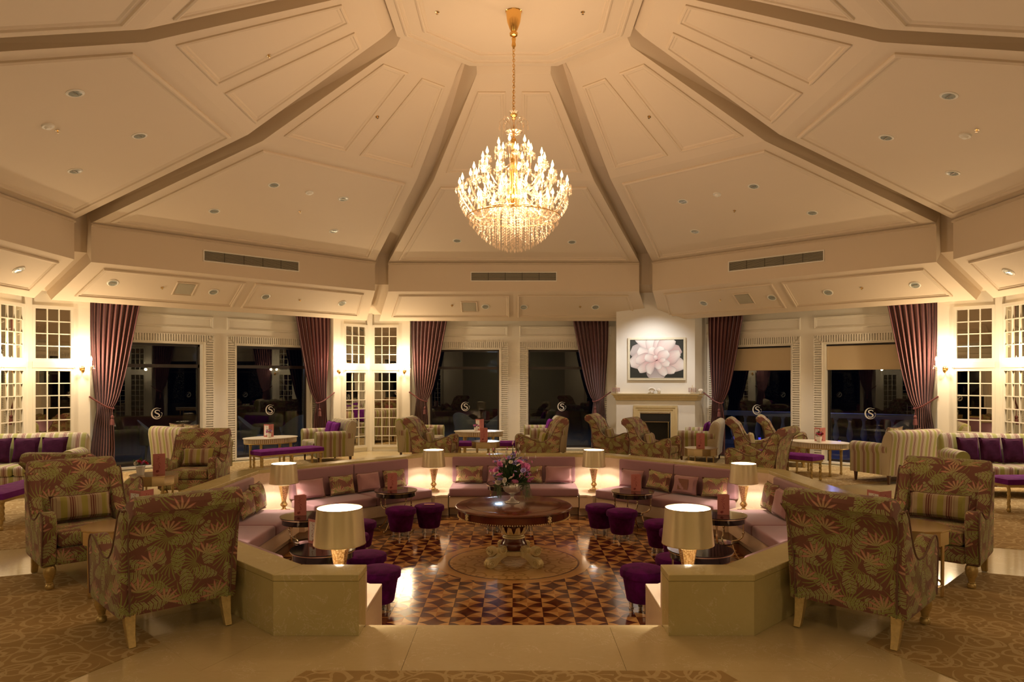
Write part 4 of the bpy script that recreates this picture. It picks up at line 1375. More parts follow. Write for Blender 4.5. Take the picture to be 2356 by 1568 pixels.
# painting: flat on its canvas
pt_ = thing('painting', 'framed painting of a pale pink and white flower on black above the mantel', 'painting', FW(.03, -.005, 2.30), FR)
PW, PH = .66, .49
m = MB(); m.box(-PW, PW, -.03, 0, -PH, PH); 
b_ = MatB('painted_black_ground'); x, y, z = b_.xyz(b_.coord('Object')); b_.base(b_.mix(b_.noise(b_.coord('Object'), 3, 3), (.006, .008, .008), (.035, .045, .04)), .5); M['pground'] = b_.m
m.build('canvas', 'pground', pt_, smooth=False)
m = MB()
def frame(m, w, h, t, y0, y1):
    m.box(-w, -w + t, y0, y1, -h, h); m.box(w - t, w, y0, y1, -h, h); m.box(-w + t, w - t, y0, y1, h - t, h); m.box(-w + t, w - t, y0, y1, -h, -h + t)
frame(m, PW + .02, PH + .02, .036, -.05, -.0); frame(m, PW - .018, PH - .018, .012, -.055, -.03)
m.build('gilt_frame', plain('pale_gilt_frame', (.80, .76, .60), .4, .2, vary=.15, scale=40), pt_, smooth=False)
def petal_mat(i, root, tip, streak):
    b = MatB('painted_petal_%s' % 'abcdefghijklmnopqrstuvwxyz'[i])
    u = b.new('ShaderNodeUVMap'); x, y, _ = b.xyz(u.outputs[0])
    c = b.mix((y * 1.1).clamp(), root, tip)
    st = b.noise(b.comb(x * 26.0, y * 1.2), 1.0, 2)
    c = b.mix(((st - .45) * 2.5).clamp() * (1.0 - y).clamp() * streak, c, (.50, .20, .22))
    edge = ((x - .5).abs() * 2.0)
    c = b.mix((edge * edge * edge).clamp() * .6, c, (.30, .25, .27))
    b.base(c, .6)
    return b.m
Wt, Pk = (.80, .76, .74), (.66, .36, .36)
PM = [petal_mat(0, (.55, .20, .24), (.80, .76, .75), .9), petal_mat(1, (.66, .42, .43), (.82, .80, .79), .45), petal_mat(2, (.34, .12, .15), (.58, .45, .46), .9), petal_mat(3, (.22, .18, .20), (.52, .48, .49), .5)]
petals = [  # root x, z, angle from up (deg, clockwise), length, width, material, bend
    (0, -.12, 182, .36, .42, 3, 0), (-.02, -.02, -68, .62, .34, 3, .1), (.02, -.05, 62, .60, .32, 2, -.1), (-.02, 0, -100, .60, .34, 0, .05), (.02, -.05, 100, .62, .36, 0, 0),
    (-.05, .05, -42, .60, .26, 1, .12), (0, .05, -18, .48, .30, 1, 0), (.03, .05, 12, .47, .30, 1, 0), (.06, .05, 38, .52, .30, 1, -.1), (.04, -.02, 72, .52, .26, 0, .1),
    (-.02, .0, -62, .46, .28, 1, -.08), (-.04, -.05, -88, .44, .26, 0, .05), (-.05, -.08, -118, .42, .22, 0, 0), (.02, -.08, 118, .50, .22, 0, .06), (.0, -.08, 145, .40, .20, 1, 0),
    (-.02, -.08, -150, .34, .20, 1, .1), (0, .02, -30, .30, .24, 1, 0), (.02, .02, 22, .30, .26, 1, 0), (.02, 0, 60, .32, .24, 1, 0), (-.02, -.02, -75, .28, .20, 1, 0), (.03, -.05, 108, .30, .18, 1, 0), (0, -.05, 160, .22, .16, 1, 0), (.0, -.03, -20, .12, .10, 1, 0), (.05, -.06, 75, .17, .12, 1, 0)]
for i, (rx, rz_, an, L, W, mt, bend) in enumerate(petals):
    L *= 1.02 if i < 13 else .95; W *= 1.2 if i < 13 else 1.1
    m = MB(); a = R(an); dx, dz = sin(a), cos(a); nx, nz = dz, -dx
    N = 10; cols = []
    uv = []
    for j in range(N + 1):
        t = j / N
        hw_ = W * .5 * (sin(PI * min(1, t * .86 + .04)) ** .62) * (1 + .07 * sin(8 * t + i))
        off = bend * sin(PI * t) * .6
        row = []
        for q in (-1, -.5, 0, .5, 1):
            X = rx * 1.0 + dx * L * t + nx * (hw_ * q + off); Z = rz_ + dz * L * t + nz * (hw_ * q + off)
            X = max(-PW + .02, min(PW - .02, X)); Z = max(-PH + .02, min(PH - .02, Z))
            row.append(m.pt((X, -.031 - i * .0004, Z))); uv.append((q * .5 + .5, t))
        cols.append(row)
    for A, B in zip(cols, cols[1:]):
        for q in range(4): m.face((A[q], A[q + 1], B[q + 1], B[q]))
    o = m.build('painted_petal', PM[mt], pt_, smooth=False)
    uvl = o.data.uv_layers.new(name='UVMap')
    for lp in o.data.loops: uvl.data[lp.index].uv = uv[lp.vertex_index]

# mantel ornaments
def candle_holder(x, lb):
    o = thing('candle_holder', lb, 'candle holder', FW(x, -.10, 1.467), 0, 'bead-hung candle holders on the mantel')
    m = MB(); m.lathe([(.045, 0), (.04, .012), (.012, .02), (.010, .05), (.02, .07), (.008, .09), (.01, .12), (.085, .135), (.088, .145), (.02, .15)], 16); m.build('stand', 'crystal', o)
    m = MB()
    for i in range(12):
        a = i * PI / 6
        for q in range(4): m.octa((.085 * cos(a), .085 * sin(a), .125 - q * .025), .010, .013)
    stuff(m.build('bead_fringe', 'mauve2', o, smooth=False))
    m = MB(); m.lathe([(.011, .15), (.011, .20)], 8); m.build('candle', 'cream', o)
candle_holder(-.93, 'bead-hung candle holder at the left end of the mantel')
candle_holder(.86, 'bead-hung candle holder at the right end of the mantel')
def conch(x, y, s, lb):
    o = thing('shell_ornament', lb, 'ornament', FW(x, y, 1.467), rnd.uniform(0, 3), 'white shell ornaments on the mantel')
    m = MB()
    for i in range(7):
        a = R(-60 + i * 20)
        m.tube(smoothpts([(0, 0, .015), (.05 * sin(a) * s, -.01, .06 * s + .02 * cos(a) * s), (.075 * sin(a) * s, .01, .06 * s + .06 * cos(a) * s)], 3), [.010 * s + .012 * s * (q / 6) for q in range(7)], 6)
    m.ball((0, 0, .022 * s), .022 * s, 8, 5); m.build('shell_body', 'pottery', o)
conch(-.08, -.09, 1.15, 'white scallop ornament at the middle of the mantel, left of its twin')
conch(.07, -.085, 1.0, 'cream shell ornament at the middle of the mantel, right of the scallop')
conch(1.06, .0, .9, 'white shell ornament at the far right end of the mantel by the curtain')
# log basket / fire tools on the left of the hearth
o = thing('log_holder', 'dark curved iron log holder on the floor left of the fireplace', 'log holder', FW(-1.35, -.25, 0.006), FR)
m = MB()
for s in (-1, 1):
    m.tube(smoothpts([(s * .03, -.1, .16), (s * .12, -.1, .26), (s * .17, -.1, .36), (s * .12, -.1, .40)], 4), .012, 6)
    m.tube(smoothpts([(s * .03, -.1, .16), (s * .12, -.1, .08), (s * .16, -.1, .012)], 4), .012, 6)
    m.tube(smoothpts([(s * .03, .1, .16), (s * .12, .1, .26), (s * .17, .1, .36), (s * .12, .1, .40)], 4), .012, 6)
    m.tube(smoothpts([(s * .03, .1, .16), (s * .12, .1, .08), (s * .16, .1, .012)], 4), .012, 6)
m.tube([(.0, -.1, .16), (0, .1, .16)], .014, 6); m.tube([(-.03, -.1, .16), (.03, -.1, .16)], .012, 6); m.tube([(-.03, .1, .16), (.03, .1, .16)], .012, 6)
m.build('iron_frame', 'darkwood', o)

# ------------------------------------------------------------------ furniture builders
def scroll_leg(m, x, y, h, out=(0, 0)):
    """carved front leg with paw foot"""
    m.lathe([(.036, h), (.046, h - .012), (.052, h - .045), (.045, h - .085), (.028, h - .125), (.027, .055), (.034, .050), (.026, .044), (.036, .032), (.038, .012), (.032, 0)], 14, (x, y, 0))
    for i in range(5):
        a = R(-70 + i * 35) + PI / 2
        m.ball((x + .026 * cos(a), y + .026 * sin(a), .016), .013, 6, 4)
def splay_leg(m, x, y, h, dy, dx=0.0):
    P = [(x, y, h, .037), (x + dx * .15, y + dy * .15, h * .75, .034), (x + dx * .5, y + dy * .5, h * .35, .028), (x + dx, y + dy, 0, .024)]
    m.loft([[(px - r, py - r, z), (px + r, py - r, z), (px + r, py + r, z), (px - r, py + r, z)] for px, py, z, r in P][::-1])
def make_armchair():
    o = thing('armchair', '', 'armchair')
    # backrest: profile in (y, z), leaning back and rolled over at the top
    P = [(-.33, .20), (-.20, .20), (-.19, .45), (-.235, .62), (-.29, .80), (-.33, .90), (-.375, .965), (-.43, 1.02), (-.49, 1.045), (-.545, 1.03), (-.575, .985), (-.57, .94), (-.535, .91), (-.49, .885), (-.45, .84), (-.415, .74), (-.385, .60), (-.365, .42)]
    L = []
    for x in (-.372, -.36, -.31, 0, .31, .36, .372):
        e = 0.0 if abs(x) < .32 else (.006 if abs(x) < .37 else .03)
        row = []
        cy = -.37; cz = .62
        for y, z in P:
            sxx = .90 + .10 * min(1, max(0, (z - .3) / .5))
            zz = z - (e if z > .5 else 0) * .8; yy = y + (e * .7 if y < cy else -e * .7)
            row.append((x * sxx, yy, zz))
        L.append(row)
    m = MB(); m.loft(L); m.build('backrest', 'floral', o, bevel=None)
    for s in (-1, 1):
        A = [(-.34, .19), (.36, .19), (.40, .22), (.425, .40), (.435, .54), (.425, .62), (.385, .665), (.32, .67), (.24, .64), (.15, .595), (.05, .565), (-.05, .565), (-.13, .60), (-.20, .68), (-.26, .79), (-.31, .90), (-.36, .95), (-.42, .94), (-.43, .85), (-.40, .70), (-.375, .50)]
        A3 = smoothpts([(0, y, z) for y, z in A[2:15]], 2); A2 = A[:2] + [(y, z) for _, y, z in A3] + A[15:]
        x0, x1 = sorted((s * .29, s * .405))
        m = MB(); m.extx(A2, x0, x1); m.build('arm', 'floral', o, bevel=.022, seg=2, ang=50)
        m = MB(); m.tube([(s * .403, y, z) for y, z in A2[2:-3]], .006, 6); m.build('piping', 'piping', o)
        m = MB(); m.tube([(s * .345, -.372, .24), (s * .352, -.385, .5), (s * .368, -.42, .72), (s * .372, -.455, .84), (s * .374, -.50, .885), (s * .374, -.56, .93)], .006, 6); m.build('piping', 'piping', o)
    m = MB(); m.box(-.295, .295, -.20, .395, .20, .35); m.build('seat_frame', 'floral', o, bevel=.02)
    m = MB(); m.box(-.287, .287, -.22, .41, .352, .485)
    m.build('seat_cushion', 'floral', o, bevel=.045, seg=3)
    for s in (-1, 1):
        m = MB(); scroll_leg(m, s * .335, .355, .20); m.build('leg', 'goldp', o)
        m = MB(); splay_leg(m, s * .33, -.30, .215, -.07); m.build('leg', 'goldp', o, smooth=False, bevel=.004, seg=1)
    return o
def pillow_mesh(m, w, h, t, n=10, pinch=.08):
    """square cushion standing in xz, centred, thickness along y"""
    for side in (-1, 1):
        g = []
        for j in range(n + 1):
            row = []
            for i in range(n + 1):
                a, b = 2 * i / n - 1, 2 * j / n - 1
                px = w / 2 * a * (1 - pinch * (1 - b * b) * abs(a) ** 2)
                pz = h / 2 * b * (1 - pinch * (1 - a * a) * abs(b) ** 2)
                th = t / 2 * ((1 - a ** 4) * (1 - b ** 4)) ** .42
                if (i in (0, n) or j in (0, n)): th = 0
                row.append(m.pt((px, side * th + .006 * sin(5 * a + 3 * b), pz)))
            g.append(row)
        for A, B in zip(g, g[1:]):
            for i in range(n): m.face((A[i], A[i + 1], B[i + 1], B[i]) if side < 0 else (A[i], B[i], B[i + 1], A[i + 1]))
def pillow(mat, w, h, t, loc, rz, tilt, label, group, trim='piping', roll=0.0, patch=None):
    o = thing('cushion', label, 'cushion', loc, rz, group)
    o.rotation_euler = (R(tilt), R(roll), rz)
    m = MB(); pillow_mesh(m, w, h, t); m.T = None
    for i, p in enumerate(m.v): m.v[i] = (p[0], p[1], p[2] + h / 2)
    m.build('cushion_cover', mat, o)
    m = MB(); e = []
    for (a0, b0), (a1, b1) in (((-1, -1), (1, -1)), ((1, -1), (1, 1)), ((1, 1), (-1, 1)), ((-1, 1), (-1, -1))):
        for q in range(8):
            a, b = a0 + (a1 - a0) * q / 8, b0 + (b1 - b0) * q / 8
            e.append((w / 2 * a * (1 - .08 * (1 - b * b) * abs(a) ** 2), .006 * sin(5 * a + 3 * b), h / 2 + h / 2 * b * (1 - .08 * (1 - a * a) * abs(b) ** 2)))
    e.append(e[0]); m.tube(e, .0055, 5, cap=False); m.build('piping', trim, o)
    if patch:
        m = MB(); 
        for j in range(4):
            for i in range(4):
                pts = []
                for a_, b_ in ((i, j), (i + 1, j), (i + 1, j + 1), (i, j + 1)):
                    a, b = -.42 + .84 * a_ / 4, -.55 + 1.1 * b_ / 4
                    th = t / 2 * ((1 - a ** 4) * (1 - b ** 4)) ** .42
                    pts.append((w / 2 * a, -th - .004, h / 2 + h / 2 * b))
                m.poly(pts)
        m.build('patch', patch, o)
    return o
def make_sofa(W, floor_back=False):
    """loveseat W wide between the arms' outer faces, facing +y"""
    o = thing('sofa', '', 'sofa')
    h = W / 2
    P = [(-.40, .16), (-.24, .16), (-.20, .44), (-.23, .70), (-.27, .84), (-.31, .90), (-.36, .93), (-.42, .92), (-.46, .88), (-.47, .80), (-.44, .60), (-.42, .40)]
    L = []
    for q, e in ((-1, .05), (-.975, .015), (-.93, 0), (-.5, -.004), (0, .0), (.5, -.004), (.93, 0), (.975, .015), (1, .05)):
        L.append([(q * (h - .02), y + (e if y < -.33 else -e) * .7, z - (e if z > .5 else 0) * 1.2) for y, z in P])
    m = MB(); m.loft(L); m.build('backrest', 'stripex', o)
    for s in (-1, 1):
        # rolled arm: section in (x, z), swept along y
        sec = []
        for i in range(15):
            a = R(-50 + i * 20)
            sec.append((.105 * cos(a), .105 * sin(a)))
        pts = [(-.075, -.43), (.075, -.43)] + [(x, z) for x, z in sec]
        sec2 = [(-.07, -.44), (.075, -.44), (.075, -.09)] + [(.105 * cos(R(a)), .105 * sin(R(a))) for a in range(-30, 211, 20)] + [(-.07, -.12)]
        cx_ = s * (h - .105)
        m = MB()
        m.loft([[(cx_ + s * x * k2, y, .60 + z * (k2 if z > -.2 else 1)) for x, z in sec2] for y, k2 in ((-.36, .96), (.0, 1), (.38, 1.0), (.41, .95))])
        m.build('arm', 'stripey', o)
        m = MB(); m.lathe([(.06, 0), (.055, .012), (.02, .016)], 16); 
    m = MB(); m.box(-h + .18, h - .18, -.30, .40, .16, .32); m.build('seat_frame', 'stripex', o, bevel=.02)
    n = 2 if W > 1.2 else 1
    w = (W - .40) / n
    for i in range(n):
        m = MB(); m.box(-h + .20 + w * i + .004, -h + .20 + w * (i + 1) - .004, -.22, .44, .322, .475); m.build('seat_cushion', 'stripex', o, bevel=.045, seg=3)
    for sx in (-1, 1):
        for y in (-.34, .34):
            m = MB(); m.lathe([(.020, 0), (.034, .16)], 4, (sx * (h - .10), y, 0), rot=PI / 4); m.build('leg', 'darkwood', o, smooth=False)
    return o
def make_stool():
    o = thing('stool', '', 'stool', group='round purple velvet stools')
    m = MB(); m.lathe([(.150, .085), (.162, .10), (.203, .33), (.205, .345)], 32); m.build('drum', 'velvet', o)
    m = MB(); m.lathe([(.205, .335), (.228, .342), (.232, .36), (.232, .40), (.222, .418), (.18, .432), (.10, .438), (.02, .44)], 32); m.build('seat_pad', 'velvet', o)
    for i in range(4):
        a = i * PI / 2 + PI / 4
        m = MB(); m.lathe([(.026, 0), (.026, .008), (.020, .012), (.020, .090)], 12, (.115 * cos(a), .115 * sin(a), 0)); m.build('leg', 'silver', o)
    return o
def make_cocktail():
    o = thing('cocktail_table', '', 'table', group='round black-topped tables in the pit')
    m = MB(); m.lathe([(.05, .615), (.325, .615), (.335, .618), (.335, .626), (.05, .628)], 40); m.build('tabletop', 'glassblk', o)
    m = MB(); m.lathe([(.31, .535), (.31, .60), (.05, .60), (.05, .535)], 40); m.build('apron', 'glassblk', o)
    m = MB(); m.lathe([(.312, .600), (.33, .604), (.33, .614), (.312, .616)], 40); m.build('gold_rim', 'champ', o)
    m = MB(); m.lathe([(.02, .255), (.16, .255), (.165, .262), (.165, .270), (.02, .272)], 28); m.build('lower_shelf', 'glassblk', o)
    for i in range(4):
        a = i * PI / 2 + PI / 4; c_, s_ = cos(a), sin(a); g = lambda r, z: (r * c_, r * s_, z)
        pts = smoothpts([g(.285, .54), g(.285, .42), g(.275, .36), g(.22, .315), g(.15, .29), g(.155, .22), g(.19, .13), g(.25, .05), g(.30, .012), g(.315, .012)], 5)
        m = MB(); m.tube(pts, .011, 8); m.lathe([(.017, .515), (.017, .535)], 10, g(.285, 0)); m.lathe([(.015, .40), (.018, .41), (.015, .42)], 10, g(.285, 0)); m.ball(g(.315, .016), .016, 8, 5)
        m.build('leg', 'champ', o)
    return o
def make_drum():
    o = thing('side_table', '', 'side table', group='gold polygonal side tables')
    m = MB(); m.lathe([(.05, .45), (.285, .45), (.285, .565), (.05, .565)], 12, rot=PI / 12); m.build('drum_band', 'champ', o, smooth=False)
    m = MB(); m.lathe([(.292, .562), (.298, .568), (.298, .578), (.01, .58)], 12, rot=PI / 12); m.build('tabletop', 'champ', o, smooth=False)
    for i in range(4):
        a = i * PI / 2 + PI / 4
        m = MB(); m.tube([(.24 * cos(a), .24 * sin(a), .45), (.235 * cos(a), .235 * sin(a), 0)], .014, 8); m.build('leg', 'champ', o)
    m = MB(); m.tube([(.236 * cos(i * PI / 16), .236 * sin(i * PI / 16), .10) for i in range(33)], .009, 6, cap=False); m.build('ring_stretcher', 'champ', o)
    return o
def make_oval():
    o = thing('oval_table', '', 'table', group='cream oval tables with fluted aprons')
    sx, sy = 1.0, .68
    m = MB(); m.lathe([(.02, .60), (.56, .60), (.575, .606), (.575, .618), (.02, .622)], 44, sx=sx, sy=sy); m.build('tabletop', 'cream', o)
    m = MB(); m.lathe([(.535, .52), (.535, .598)], 44, sx=sx, sy=sy, cap=False); m.lathe([(.545, .50), (.55, .51), (.545, .52), (.53, .52), (.53, .50)], 44, sx=sx, sy=sy, cap=False); m.build('apron', 'goldp', o)
    m = MB()
    for i in range(80):
        a = 2 * PI * i / 80; m.lathe([(.011, .522), (.011, .598)], 5, (.541 * sx * cos(a), .541 * sy * sin(a), 0))
    stuff(m.build('apron_flutes', 'cream', o, smooth=True))
    for i in range(4):
        a = i * PI / 2 + PI / 4
        m = MB(); m.lathe([(.02, 0), (.028, .02), (.018, .05), (.026, .40), (.032, .46), (.024, .50), (.03, .56)], 12, (.46 * sx * cos(a), .46 * sy * sin(a), 0)); m.build('leg', 'goldp', o)
    return o
def make_bench2(L=1.35):
    o = thing('velvet_bench', '', 'bench', group='long purple velvet benches')
    m = MB()
    h = L / 2; nx, ny = 28, 8; g = []
    for j in range(ny + 1):
        row = []
        for i in range(nx + 1):
            x = -h + L * i / nx; y = -.21 + .42 * j / ny
            d = 0
            for bx in range(7):
                for by in (-.09, .09):
                    xx = -h + L * (bx + .5) / 7; d += .016 * math.exp(-((x - xx) ** 2 + (y - by) ** 2) / .0016)
            e = min(1, (h - abs(x)) / .03, (.21 - abs(y)) / .03)
            row.append(m.pt((x, y, .465 - d - .02 * (1 - e) ** 2)))
        g.append(row)
    for A, B in zip(g, g[1:]):
        for i in range(nx): m.face((A[i], A[i + 1], B[i + 1], B[i]))
    m.box(-h, h, -.21, .21, .375, .446)
    m.build('padded_seat', 'velvetc', o)
    m = MB(); m.box(-h + .015, h - .015, -.195, .195, .335, .375); m.build('gilt_rail', 'goldp', o, bevel=.006)
    for x in (-h + .05, 0, h - .05):
        for y in (-.16, .16):
            if x == 0 and False: continue
            m = MB(); N = 22; L_ = []
            for q in range(N + 1):
                z = .05 + (.335 - .05) * q / N
                L_.append([(x + (.020 + .005 * cos(3 * (a * PI / 6) + q * 1.1)) * cos(a * PI / 6), y + (.020 + .005 * cos(3 * (a * PI / 6) + q * 1.1)) * sin(a * PI / 6), z) for a in range(12)])
            m.loft(L_); m.lathe([(.018, 0), (.027, .015), (.027, .035), (.02, .05)], 12, (x, y, 0)); m.build('leg', 'goldp', o)
    return o

# ------------------------------------------------------------------ place the furniture
def face_to(dx, dy): return atan2(-dx, dy)
used = {}
def place(key, maker, loc, rz, label, group=None, *a):
    if key not in used:
        o = used[key] = maker(*a); o.location = loc; o.rotation_euler = (0, 0, rz); o['label'] = label
        if group: o['group'] = group
        return o
    return dup(used[key], loc, rz, label, group)
AG = 'floral scroll-backed armchairs'
chairs = [
    ((-2.63, 5.40), (-.69, .72), 'large floral armchair seen from behind, left of the entrance block'),
    ((2.60, 5.36), (.69, .72), 'large floral armchair seen from behind, right of the entrance block'),
    ((-4.05, 6.75), (.68, -.73), 'floral armchair with a striped bolster facing in at the left'),
    ((4.00, 6.78), (-.66, -.75), 'floral armchair with a striped bolster facing in at the right'),
    ((-4.85, 8.15), (.05, 1), 'pale floral armchair whose top shows just behind the left bolster chair'),
    ((-4.82, 10.88), (.12, -.99), 'bright floral armchair with a plump striped pillow beside the left parapet'),
    ((-1.62, 14.62), (.97, -.10), 'floral armchair facing right beside the far-left drum table'),
    ((.50, 14.62), (-.97, -.10), 'floral armchair facing left behind the flower arrangement'),
    ((2.20, 15.7), (.92, -.38), 'floral armchair before the hearth, rear one of the pair facing right'),
    ((2.80, 14.25), (.88, -.48), 'floral armchair before the hearth, front one with a striped pillow'),
    ((4.12, 12.05), (-.80, .60), 'floral armchair turned away just beyond the far-right parapet'),
    ((4.85, 14.35), (.93, -.36), 'floral armchair by the right garden window, left one of the pair'),
    ((5.75, 15.2), (.93, -.36), 'floral armchair by the right garden window, right one of the pair')]
for (x, y), (dx, dy), lb in chairs:
    place('chair', make_armchair, (x, y, 0.006), face_to(dx, dy), lb, AG)
def on_chair(i, mat, w, h, t, label, back=.0, side=0.0, tilt=14, group='striped pillows on the armchairs', z=.508, yaw=0.0):
    (x, y), (dx, dy), _ = chairs[i]
    n = sqrt(dx * dx + dy * dy); dx, dy = dx / n, dy / n
    d = -.075 + back
    pillow(mat, w, h, t, (x + dx * d + dy * side, y + dy * d - dx * side, z), face_to(dx, dy) + PI + yaw, -tilt, label, group)
on_chair(2, 'stripep', .52, .24, .15, 'striped bolster pillow on the left inward-facing armchair')
on_chair(3, 'stripep', .52, .24, .15, 'striped bolster pillow on the right inward-facing armchair')
on_chair(5, 'stripep', .46, .27, .16, 'striped pillow on the bright floral armchair by the left parapet')
on_chair(6, 'stripep', .46, .24, .14, 'striped pillow on the far armchair facing right')
on_chair(7, 'stripep', .46, .24, .14, 'striped pillow on the armchair behind the flowers')
on_chair(8, 'stripep', .46, .24, .14, 'striped pillow on the rear hearth armchair')
on_chair(9, 'stripep', .46, .24, .14, 'striped pillow on the front hearth armchair')
on_chair(11, 'stripep', .46, .24, .14, 'striped pillow on the left armchair by the garden window')
on_chair(12, 'stripep', .46, .24, .14, 'striped pillow on the right armchair by the garden window')

SG = 'striped sofas round the lounge'
sofas = [
    ('L', (-7.80, 11.40), (.26, -.97), 'olive striped sofa with purple cushions at the left wall'),
    ('L', (7.78, 11.35), (-.20, -.98), 'pale striped sofa with purple cushions at the right wall'),
    ('S', (-6.12, 13.62), (.50, .86), 'striped sofa seen from behind beyond the bright floral armchair'),
    ('S', (6.86, 12.90), (-.40, .92), 'striped sofa seen from behind before the right-hand window'),
    ('S', (-4.10, 15.75), (-.86, -.50), 'striped sofa with violet cushions before the left garden windows'),
    ('S', (-2.15, 16.75), (.98, -.1), 'small striped sofa facing right under the far-left window'),
    ('S', (.72, 16.75), (-.98, -.1), 'small striped sofa facing left under the far window'),
    ('S', (4.15, 15.9), (-.93, .36), 'striped sofa turned towards the fireplace')]
for kd, (x, y), (dx, dy), lb in sofas:
    place('sofa' + kd, make_sofa, (x, y, .006), face_to(dx, dy), lb, SG, 1.72 if kd == 'L' else 1.36)
def on_sofa(i, mat, side, label, w=.44, h=.40, back=-.06, tilt=16, roll=0.0, group='velvet cushions on the sofas', z=.497, yaw=0.0):
    kd, (x, y), (dx, dy), _ = sofas[i]
    n = sqrt(dx * dx + dy * dy); dx, dy = dx / n, dy / n
    pillow(mat, w, h, .12, (x + dx * back - dy * -side, y + dy * back - dx * side, z), face_to(dx, dy) + PI + yaw, -tilt, label, group, trim='plum' if mat != 'floral' else 'piping', roll=roll)
# sides are measured to the sofa's own right
for i, sd, w in ((0, .40, 'leftmost'), (0, .0, 'middle one'), (0, -.40, 'rightmost')):
    on_sofa(0, 'plum', sd, f'dark purple cushion on the left wall sofa, {w}', yaw=.0, w=.37)
for sd, w in ((.49, 'leftmost'), (.165, 'second from the left'), (-.165, 'third from the left'), (-.49, 'fourth from the left')):
    on_sofa(1, 'plum', sd, f'dark purple cushion on the right wall sofa, {w}', yaw=.0, w=.31)
on_sofa(4, 'velvetc', .23, 'violet velvet cushion on the garden-window sofa, left of its pair')
on_sofa(4, 'velvetc', -.23, 'violet velvet cushion on the garden-window sofa, right of its pair', back=-.05)
on_sofa(5, 'floral', .0, 'floral cushion on the small sofa under the far-left window')
on_sofa(6, 'velvetc', .10, 'violet cushion on the small sofa under the far window')
on_sofa(7, 'velvetc', -.05, 'violet cushion on the sofa beside the fireplace')
on_sofa(3, 'floral', .22, 'floral cushion on the striped sofa seen from behind, left one', tilt=16, h=.46, w=.40)
on_sofa(3, 'floral', -.22, 'floral cushion on the striped sofa seen from behind, right one', tilt=14, h=.50, w=.40)
on_sofa(2, 'floral', .25, 'floral cushion on the left striped sofa seen from behind, left one', tilt=14, h=.50)
on_sofa(2, 'floral', -.2, 'floral cushion on the left striped sofa seen from behind, right one', tilt=14, h=.50, w=.40)

BG = 'long purple velvet benches'
for (x, y), rz, lb in (((-4.42, 14.05), R(47), 'long violet bench before the left garden windows'), ((4.98, 13.25), R(-50), 'long violet bench before the right garden windows'),
                       ((-.55, 15.55), 0.0, 'long violet bench behind the far drum table'), ((-6.42, 9.25), R(97), 'long purple bench at the left picture edge'), ((7.42, 10.05), R(3), 'long purple bench at the right picture edge')):
    place('bench', make_bench2, (x, y, .006), rz, lb, BG)
OG = 'cream oval tables with fluted aprons'
for (x, y), rz, lb in (((-5.0, 14.75), R(47), 'cream oval table between the striped sofas at the left windows'), ((5.85, 13.75), R(-50), 'cream oval table with a menu before the right garden windows'),
                       ((-.80, 16.5), 0.0, 'cream oval table between the two small far sofas'), ((7.05, 9.15), R(80), 'cream oval table cut by the right picture edge')):
    place('oval', make_oval, (x, y, .006), rz, lb, OG)
DG = 'gold polygonal side tables'
drums = [((-3.40, 6.18), 'gold drum table between the two near-left armchairs'), ((3.42, 6.18), 'gold drum table between the two near-right armchairs'), ((-4.72, 9.42), 'gold drum table beside the left parapet with flowers and a menu'),
         ((-.56, 14.3), 'gold drum table beyond the far parapet with a pink menu'), ((3.38, 12.95), 'gold drum table beyond the far-right parapet with a menu')]
for (x, y), lb in drums: place('drum', make_drum, (x, y, .006), .1, lb, DG)

# stools and tables in the pit
ZF = ZP + .002
stools = [((1.336, 7.45), 'purple velvet stool nearest the right entrance block, bright-topped'), ((1.80, 7.93), 'purple velvet stool half behind the front right one'),
          ((2.02, 9.85), 'purple velvet stool partly hidden by the right lamp, farther one'), ((2.12, 9.30), 'purple velvet stool partly hidden by the right lamp, nearer one'),
          ((1.34, 11.10), 'purple velvet stool of the far-right pair, left one'), ((1.61, 10.68), 'purple velvet stool of the far-right pair, right one'),
          ((-1.40, 7.42), 'dark purple stool nearest the left entrance block'), ((-1.66, 8.05), 'dark purple stool half behind the left block stool'),
          ((-2.06, 9.05), 'dark purple stool behind the large left lamp shade'), ((-2.12, 9.85), 'purple stool just showing past the left lamp shade'),
          ((-1.71, 10.86), 'purple velvet stool of the far-left pair, left one'), ((-1.31, 11.12), 'purple velvet stool of the far-left pair, right one with a card'),
          ((-.30, 11.30), 'purple stool behind the round table, left of its pedestal'), ((.18, 11.30), 'purple stool behind the round table, right of its pedestal')]
for (x, y), lb in stools: place('stool', make_stool, (x, y, ZF), rnd.uniform(0, 1.5), lb)
ctabs = [((-1.86, 11.32), 'black round table before the far-left banquette'), ((1.86, 11.22), 'black round table before the far-right banquette'), ((-2.66, 9.22), 'black round table before the left banquette'),
         ((2.68, 9.30), 'black round table before the right banquette'), ((-1.98, 7.45), 'black round table behind the large left lamp'), ((1.93, 7.42), 'black round table behind the large right lamp'),
         ((-.13, 12.02), 'black round table behind the flower arrangement')]
for (x, y), lb in ctabs: place('ctab', make_cocktail, (x, y, ZF), .35, lb)

